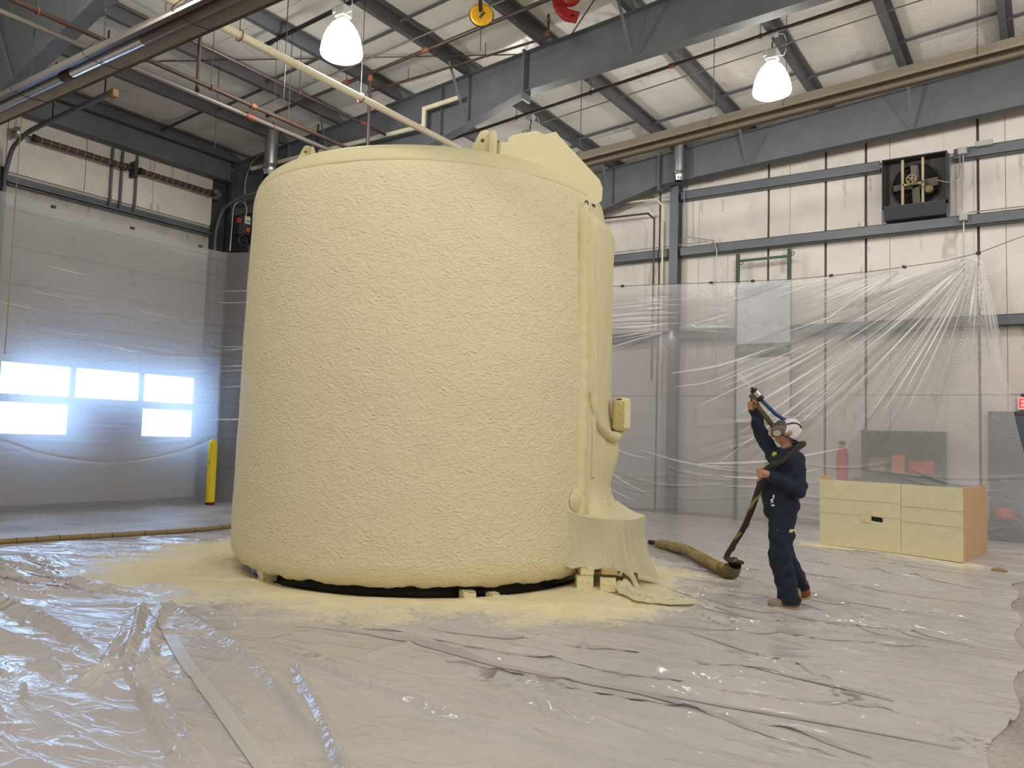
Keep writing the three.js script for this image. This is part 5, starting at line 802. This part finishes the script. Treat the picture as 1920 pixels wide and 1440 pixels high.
{
  const d = structGroup('door_2'); part('door_leaf', [box(-0.86, 0.1, 0.01, 2.2, -16.97, -16.93)], std({ color: lin(0.075, 0.09, 0.125), roughness: 0.45 }), d); part('door_frame', [box(-0.93, -0.86, 0, 2.27, -16.99, -16.92), box(0.1, 0.17, 0, 2.27, -16.99, -16.92), box(-0.93, 0.17, 2.2, 2.27, -16.99, -16.92)], M.charcoal, d); part('door_handle', [pipe(V(-0.75, 1.02, -16.9), V(-0.62, 1.02, -16.9), 0.012)], M.alu, d);
  const s = thing('exit_sign', 'glowing red exit sign on the wall above the dark door', 'sign', [-0.28, 2.42, -16.95]);
  part('sign_housing', [rbox(0.40, 0.24, 0.06, 0.012)], M.lampBody, s); part('sign_canopy', [box(-0.14, 0.3, 0.13, 0.17, -0.04, 0.06)], M.charcoal, s);
  const red = std({ color: lin(0.7, 0.02, 0.02), emissive: lin(1, 0.03, 0.04), emissiveIntensity: 7 });
  const E = (x, parts) => part('sign_letter', parts.map(([a, b, w, h]) => box(x + a, x + a + w, b, b + h, 0.028, 0.036)), red, s);
  E(-0.17, [[0, -0.08, 0.02, 0.16], [0, -0.08, 0.07, 0.022], [0, -0.011, 0.06, 0.022], [0, 0.058, 0.07, 0.022]]);
  const X = [bar(V(-0.075, -0.08, 0.032), V(0.0, 0.08, 0.032), 0.022, 0.008), bar(V(-0.075, 0.08, 0.032), V(0.0, -0.08, 0.032), 0.022, 0.008)]; part('sign_letter', X, red, s);
  E(0.025, [[0, -0.08, 0.02, 0.16]]); E(0.07, [[0, 0.058, 0.085, 0.022], [0.032, -0.08, 0.021, 0.16]]);
  const pl = new THREE.PointLight(new THREE.Color(1, 0.05, 0.06), 0.35, 0, 2); pl.position.set(0, 0, 0.12); pl.castShadow = true; s.add(pl);
  solo('red_jug', [lathe([[0, 0.33], [0.13, 0.34], [0.16, 0.42], [0.13, 0.52], [0.05, 0.56], [0, 0.57]], 20).translate(-0.68, 0, -16.66)], M.red, 'rounded red jug low down behind the plastic by the dark door', 'jug');
  solo('storage_crate', [rbox(0.5, 0.30, 0.34, 0.02, [-0.68, 0.165, -16.66])], M.charcoal, 'dark crate under the red jug by the dark door', 'crate');
}

// ------------------------------------------------------------------ the worker
const PB = V(-2.15, 0.012, -7.89), FW = V(-0.829, 0, 0.559), SD = V(0.559, 0, 0.829);          // feet, facing, his left (towards the near side)
const W = (f, u, s) => PB.clone().addScaledVector(FW, f).addScaledVector(SD, s).add(V(0, u, 0));
{
  const P = thing('person', 'worker in dark blue coveralls, white head cover and respirator, raising a spray gun', 'person', PB.toArray());
  P.rotation.y = Math.atan2(-FW.z, FW.x);
  const J = { hipL: [0.01, 0.93, -0.085], hipR: [-0.01, 0.93, 0.085], kneeL: [0.045, 0.52, -0.10], kneeR: [-0.05, 0.53, 0.10], ankL: [-0.065, 0.10, -0.10], ankR: [-0.235, 0.14, 0.11], pel: [0.02, 0.98, 0], waist: [0.025, 1.12, 0], chest: [-0.025, 1.31, 0], neck: [-0.05, 1.48, 0], shL: [-0.075, 1.40, -0.165], shR: [0.01, 1.42, 0.165], elL: [-0.085, 1.135, -0.225], wrL: [0.15, 1.235, -0.17], elR: [0.125, 1.625, 0.215], wrR: [0.212, 1.865, 0.165] };
  const fold = (x, y, z) => 0.010 * Math.sin(y * 31 + 3 * Math.sin(x * 14) + z * 9) * Math.sin(y * 13 + z * 17 + 1) + 0.008 * (vnoise(x * 22 + 50, y * 22 + z * 15 + 50, 4096, 77) - 0.5) * 2;
  // coveralls
  const suit = (x, y, z) => {
    const c = (a, b, ra, rb) => cap(x, y, z, J[a], J[b], ra, rb);
    let leg = smin(c('hipL', 'kneeL', 0.122, 0.105), cap(x, y, z, J.kneeL, [J.ankL[0] + 0.01, 0.07, J.ankL[2]], 0.105, 0.095), 0.03);
    let leg2 = smin(c('hipR', 'kneeR', 0.115, 0.092), cap(x, y, z, J.kneeR, [J.ankR[0] + 0.012, 0.185, J.ankR[2]], 0.092, 0.08), 0.03);
    let d = Math.min(leg, leg2);
    d = smin(d, ell(x, y, z, [0.01, 0.97, 0], [0.165, 0.17, 0.19]), 0.05);
    d = smin(d, ell(x, y, z, [0.035, 1.12, 0], [0.158, 0.2, 0.175]), 0.06);
    d = smin(d, ell(x, y, z, [-0.03, 1.31, 0], [0.148, 0.19, 0.2]), 0.06);
    d = smin(d, cap(x, y, z, J.shL, J.shR, 0.078, 0.078), 0.05);
    d = smin(d, c('shL', 'elL', 0.082, 0.072), 0.04); d = smin(d, c('shR', 'elR', 0.08, 0.066), 0.04);
    let fa = c('elL', 'wrL', 0.073, 0.058), fb = c('elR', 'wrR', 0.066, 0.055); d = smin(d, fa, 0.025); d = smin(d, fb, 0.025);
    d = smin(d, cap(x, y, z, [-0.06, 1.44, 0], [-0.055, 1.485, 0], 0.078, 0.072), 0.03);
    d += fold(x, y, z);
    d = Math.max(d, 0.045 - y);                                                // hems
    const hole = cap(x, y, z, [-0.045, 1.49, 0], [-0.03, 1.6, 0], 0.058, 0.07); d = Math.max(d, -hole);
    const cutL = (x - J.wrL[0]) * 0.95 + (y - J.wrL[1]) * 0.3; if (fa < 0.1) d = Math.max(d, cutL - 0.035);
    return d;
  };
  const cov = part('coverall', planarUV(nets(suit, [-0.42, 0.02, -0.36], [0.36, 1.98, 0.36], 0.0125)), M.denim, P); cov.userData.label = 'dark navy coveralls spattered with pale foam';
  const spat = (f, u, w, h, z) => { const q = nets((x, y, zz) => ell(x, y, zz, [0, 0, 0], [w, h, 0.012]) + 0.02 * (vnoise(x * 60 + 40, y * 60 + 40, 4096, 78) - 0.5), [-w * 1.6, -h * 1.6, -0.03], [w * 1.6, h * 1.6, 0.03], 0.005); q.translate(f, u, z); return planarUV(q); };
  part('foam_splash', [spat(0.0, 0.745, 0.07, 0.022, -0.182), spat(0.05, 0.735, 0.03, 0.014, -0.172)], M.foamDust, cov); part('white_patch', [spat(0.125, 1.0, 0.022, 0.045, -0.15)], M.cap, cov);
  part('collar', [tube([V(0.04, 1.475, -0.05), V(-0.04, 1.5, -0.085), V(-0.12, 1.53, -0.05), V(-0.14, 1.54, 0.02), V(-0.08, 1.52, 0.085), V(0.03, 1.48, 0.06)], 0.022, 8)], M.denim, cov);
  part('undershirt', [tube([V(0.05, 1.455, -0.035), V(0.075, 1.44, 0.0), V(0.05, 1.455, 0.035)], 0.022, 8)], std({ color: lin(0.45, 0.55, 0.04), roughness: 0.8 }), cov);
  // skin: head, neck and hands in one body mesh
  const tilt = 0.42, ct = Math.cos(tilt), st = Math.sin(tilt), hc = [-0.045, 1.665, 0];
  const headLocal = (x, y, z) => { const a = x - hc[0], b = y - hc[1]; return [a * ct + b * st, -a * st + b * ct, z - hc[2]]; };   // head thrown back, looking up
  const head = (x, y, z) => {
    const [a, b, c] = headLocal(x, y, z);
    let d = smin(ell(a, b, c, [-0.01, 0.02, 0], [0.098, 0.112, 0.078]), ell(a, b, c, [0.03, -0.055, 0], [0.068, 0.075, 0.058]), 0.04);
    d = smin(d, cap(a, b, c, [0.095, 0.01, 0], [0.112, -0.025, 0], 0.011, 0.016), 0.015);                                       // nose
    d = smin(d, ell(a, b, c, [-0.005, -0.005, -0.08], [0.022, 0.034, 0.012]), 0.008); d = smin(d, ell(a, b, c, [-0.005, -0.005, 0.08], [0.022, 0.034, 0.012]), 0.008);   // ears
    d = smin(d, ell(a, b, c, [0.088, -0.062, 0], [0.012, 0.008, 0.024]), 0.008);                                                // lips
    for (const s of [-1, 1]) { d = Math.max(d, -ell(a, b, c, [0.097, 0.022, 0.032 * s], [0.014, 0.012, 0.018])); d = smin(d, ell(a, b, c, [0.08, 0.022, 0.032 * s], [0.012, 0.011, 0.013]), 0.003); }
    return smin(d, cap(x, y, z, [-0.05, 1.46, 0], [-0.045, 1.6, 0], 0.056, 0.052), 0.03);
  };
  const handSDF = (base, palmDir, fingers, thumb) => (x, y, z) => { let d = cap(x, y, z, base[0], base[1], 0.026, 0.036); for (const ch of fingers) { let f = 9; for (let i = 0; i < ch.length - 1; i++) f = Math.min(f, cap(x, y, z, ch[i], ch[i + 1], 0.0105 - i * 0.0008, 0.0097 - i * 0.0008)); d = smin(d, f, 0.006); } let t = 9; for (let i = 0; i < thumb.length - 1; i++) t = Math.min(t, cap(x, y, z, thumb[i], thumb[i + 1], 0.013, 0.011)); return smin(d, t, 0.008); };
  // raised right hand closed round the gun grip
  const hR = [0.232, 1.915, 0.15], G = [0.268, 1.93, 0.12];
  const fR = [0, 1, 2, 3].map((i) => { const y = hR[1] + 0.028 - i * 0.021, z = hR[2] - 0.01; return [[hR[0] + 0.012, y, z], [hR[0] + 0.058, y + 0.004, z - 0.012], [hR[0] + 0.066 - i * 0.003, y + 0.004, z - 0.048], [hR[0] + 0.036, y + 0.002, z - 0.066]]; });
  const rightHand = handSDF([[0.215, 1.87, 0.16], hR], 0, fR, [[hR[0] - 0.005, hR[1] + 0.005, hR[2] - 0.02], [hR[0] - 0.004, hR[1] + 0.03, hR[2] - 0.05], [hR[0] + 0.022, hR[1] + 0.05, hR[2] - 0.066]]);
  const hL = [0.205, 1.265, -0.16];
  const fL = [0, 1, 2, 3].map((i) => { const y = hL[1] + 0.026 - i * 0.02; return [[hL[0] + 0.008, y, hL[2] - 0.004], [hL[0] + 0.05, y + 0.006, hL[2] - 0.014 + 0.0], [hL[0] + 0.078 - i * 0.003, y + 0.004, hL[2] + 0.02], [hL[0] + 0.062, y + 0.002, hL[2] + 0.052]]; });
  const leftHand = handSDF([[0.155, 1.24, -0.168], hL], 0, fL, [[hL[0] - 0.008, hL[1] + 0.02, hL[2] + 0.012], [hL[0] + 0.018, hL[1] + 0.045, hL[2] + 0.028], [hL[0] + 0.045, hL[1] + 0.042, hL[2] + 0.045]]);
  part('body', [nets(head, [-0.2, 1.44, -0.14], [0.14, 1.84, 0.14], 0.006), nets(rightHand, [0.16, 1.83, 0.03], [0.33, 2.0, 0.21], 0.0045), nets(leftHand, [0.1, 1.17, -0.24], [0.31, 1.36, -0.06], 0.0045)].map((g) => planarUV(g)), M.skin, P);
  // head cover, respirator, straps
  const hood = (x, y, z) => { const [a, b, c] = headLocal(x, y, z); let d = smin(ell(a, b, c, [-0.022, 0.03, 0], [0.108, 0.118, 0.09]), ell(a, b, c, [-0.07, -0.03, 0], [0.06, 0.06, 0.07]), 0.03); d += 0.004 * Math.sin(a * 60 + b * 40) * Math.sin(c * 40 + 1); d = Math.max(d, a * 0.8 + b * -0.35 - 0.052); return Math.max(d, -0.07 - b - a * 0.2); };
  const hd = part('head_cover', planarUV(nets(hood, [-0.22, 1.52, -0.14], [0.14, 1.86, 0.14], 0.006)), M.cap, P); hd.userData.label = 'white cloth head cover';
  const H2 = (a, b, c) => V(hc[0] + a * ct - b * st, hc[1] + a * st + b * ct, hc[2] + c);
  const rs = new THREE.Group(); rs.name = 'respirator'; rs.userData.label = 'full-face respirator with tan filter'; P.add(rs);
  const inv = (x, y, z) => headLocal(x, y, z);
  part('face_piece', [planarUV(nets((x, y, z) => { const [a, b, c] = inv(x, y, z); let d = smin(ell(a, b, c, [0.06, 0.0, 0], [0.07, 0.09, 0.078]), ell(a, b, c, [0.092, -0.045, 0], [0.055, 0.05, 0.045]), 0.03); return Math.max(d, -(a - 0.028)); }, [-0.12, 1.52, -0.12], [0.17, 1.86, 0.12], 0.006))], M.mask, rs);
  part('visor', [planarUV(nets((x, y, z) => { const [a, b, c] = inv(x, y, z); return Math.max(ell(a, b, c, [0.065, 0.03, 0], [0.07, 0.058, 0.072]), -(a - 0.05)); }, [-0.1, 1.56, -0.1], [0.16, 1.86, 0.1], 0.006))], std({ color: lin(0.06, 0.06, 0.065), roughness: 0.12 }), rs);
  for (const s of [-1, 1]) { const q = new THREE.CylinderGeometry(0.045, 0.042, 0.032, 24); q.scale(1.0, 1, 0.8); q.rotateX(PI / 2); q.rotateY(-0.5 * -s); const p = H2(0.098, -0.06, 0.062 * s); q.translate(p.x, p.y, p.z); part('filter', [q], M.filter, rs); const rim = new THREE.TorusGeometry(0.042, 0.006, 6, 24); rim.scale(1, 0.8, 1); rim.rotateY(-0.5 * -s); const p2 = H2(0.103, -0.06, 0.078 * s); rim.translate(p2.x, p2.y, p2.z); part('filter_rim', [rim], M.mask, rs); }
  for (const s of [-1, 1]) { part('strap', [tube([H2(0.05, 0.06, 0.07 * s), H2(-0.01, 0.10, 0.078 * s), H2(-0.08, 0.10, 0.055 * s), H2(-0.125, 0.06, 0.0)], 0.008, 6)], M.rubber, rs); part('strap', [tube([H2(0.06, -0.05, 0.06 * s), H2(0.0, -0.055, 0.088 * s), H2(-0.09, -0.05, 0.07 * s), H2(-0.128, -0.04, 0.0)], 0.008, 6)], M.rubber, rs); }
  // boots
  const boot = (toe, heel, lift, m, label) => {
    const mid = [(toe[0] + heel[0]) / 2, 0, (toe[1] + heel[1]) / 2], L = Math.hypot(toe[0] - heel[0], toe[1] - heel[1]), b = new THREE.Group(); b.name = 'boot'; b.userData.label = label; b.position.set(heel[0], 0, heel[1]); b.rotation.y = -Math.atan2(toe[1] - heel[1], toe[0] - heel[0]); P.add(b);
    const up = nets((x, y, z) => { let d = smin(cap(x, y, z, [0.05, 0.06, 0], [L - 0.055, 0.045, 0], 0.048, 0.044), cap(x, y, z, [0.05, 0.06, 0], [0.045, 0.15, 0], 0.05, 0.056), 0.035); d = smin(d, ell(x, y, z, [L - 0.07, 0.05, 0], [0.075, 0.042, 0.052]), 0.02); return Math.max(d, 0.022 - y); }, [-0.04, 0.0, -0.09], [L + 0.05, 0.22, 0.09], 0.008);
    const so = nets((x, y, z) => { const d = Math.min(Math.hypot(x - 0.045, z) - 0.047, smin(Math.hypot(x - (L - 0.06), z) - 0.056, cap(x, 0, z, [0.045, 0, 0], [L - 0.06, 0, 0], 0.042, 0.05), 0.02)); return Math.max(d, y - 0.028, 0.001 - y); }, [-0.03, -0.02, -0.08], [L + 0.03, 0.05, 0.08], 0.006);
    if (lift) for (const g of [up, so]) { g.translate(-L, 0, 0); g.rotateZ(-lift); g.translate(L, 0, 0); }
    part('upper', [planarUV(up)], m, b); part('sole', [planarUV(so)], M.sole, b);
  };
  boot([0.155, -0.10], [-0.145, -0.10], 0, M.bootTan, 'tan dusty boot, flat on the floor'); boot([-0.035, 0.115], [-0.335, 0.105], 0.24, M.bootBrown, 'red-brown boot with raised heel');
}
{                                                                            // spray gun in the raised hand
  const g = thing('spray_gun', 'black and silver foam spray gun pointed up at the tank', 'spray gun');
  const a = W(0.262, 2.085, -0.11), b = W(0.165, 1.975, -0.11), at = (t) => a.clone().lerp(b, t);
  part('nozzle', [pipe(at(-0.06), at(0.10), 0.014), pipe(at(0.08), at(0.30), 0.034, 18)], M.black, g); part('barrel', [pipe(at(0.28), at(0.72), 0.031, 18)], M.alu, g); part('rear_cap', [pipe(at(0.70), at(1.0), 0.034, 18)], M.black, g);
  part('grip', [along(new THREE.CapsuleGeometry(0.022, 0.12, 6, 14), W(0.25, 2.02, -0.115), W(0.262, 1.85, -0.12))], M.olive, g); part('hose_swivel', [pipe(W(0.26, 2.03, -0.13), W(0.215, 1.97, -0.13), 0.035, 16)], M.olive, g);
  const tip = at(-0.06), far = tip.clone().add(a.clone().sub(b).normalize().multiplyScalar(0.17)).addScaledVector(FW, 0.02); const c = new THREE.CylinderGeometry(0.026, 0.004, 0.17, 14, 1, true);
  part('spray_plume', [along(c, tip, far)], phy({ color: lin(0.92, 0.9, 0.86), roughness: 1, transparent: true, opacity: 0.28, depthWrite: false }), g).userData.label = 'short pale jet of spray leaving the nozzle';
}
{                                                                            // whip hose: gun, over the shoulder, round the neck, through the left hand, to the floor
  const h = thing('spray_hose', 'dark bundled spray hose draped round the worker\'s neck and down to the floor', 'hose');
  part('olive_whip', [tube([W(0.235, 2.0, -0.13), W(0.19, 1.9, -0.135), W(0.11, 1.81, -0.15), W(0.03, 1.72, -0.17), W(-0.06, 1.62, -0.16), W(-0.13, 1.53, -0.11)], 0.026, 12)], M.olive, h);
  part('blue_line', [tube([W(0.165, 1.97, -0.11), W(0.09, 1.9, -0.115), W(0.02, 1.84, -0.125), W(-0.06, 1.79, -0.13)], 0.019, 12), tube([W(-0.06, 1.79, -0.13), W(-0.13, 1.72, -0.14), W(-0.17, 1.62, -0.12), W(-0.165, 1.54, -0.06)], 0.019, 12)], M.hoseBlue, h);
  const pts = [W(-0.12, 1.535, -0.12), W(-0.175, 1.545, -0.05), W(-0.19, 1.555, 0.03), W(-0.165, 1.55, 0.10), W(-0.09, 1.505, 0.145), W(0.0, 1.43, 0.185), W(0.09, 1.37, 0.19), W(0.18, 1.32, 0.155), W(0.228, 1.255, 0.148), W(0.26, 1.12, 0.12), W(0.30, 0.92, 0.05), W(0.345, 0.70, -0.1), W(0.375, 0.52, -0.32), W(0.36, 0.36, -0.6), V(-2.95, 0.25, -8.985)];
  part('bundle', [tube(pts, 0.028, 12, 0.5, 10)], M.hoseDark, h);
  const tw = []; for (let i = 0; i <= 60; i++) { const u = lerp(0.56, 0.985, i / 60), c = new THREE.CatmullRomCurve3(pts), p = c.getPoint(u), a = i * 0.42; tw.push(p.clone().add(V(0.024 * Math.cos(a), 0.01 * Math.sin(a * 2), 0.024 * Math.sin(a)))); }
  part('tan_line', [tube(tw, 0.014, 8, 0.5, 3)], M.hoseTan2, h);
}
renderer.render(scene, camera);
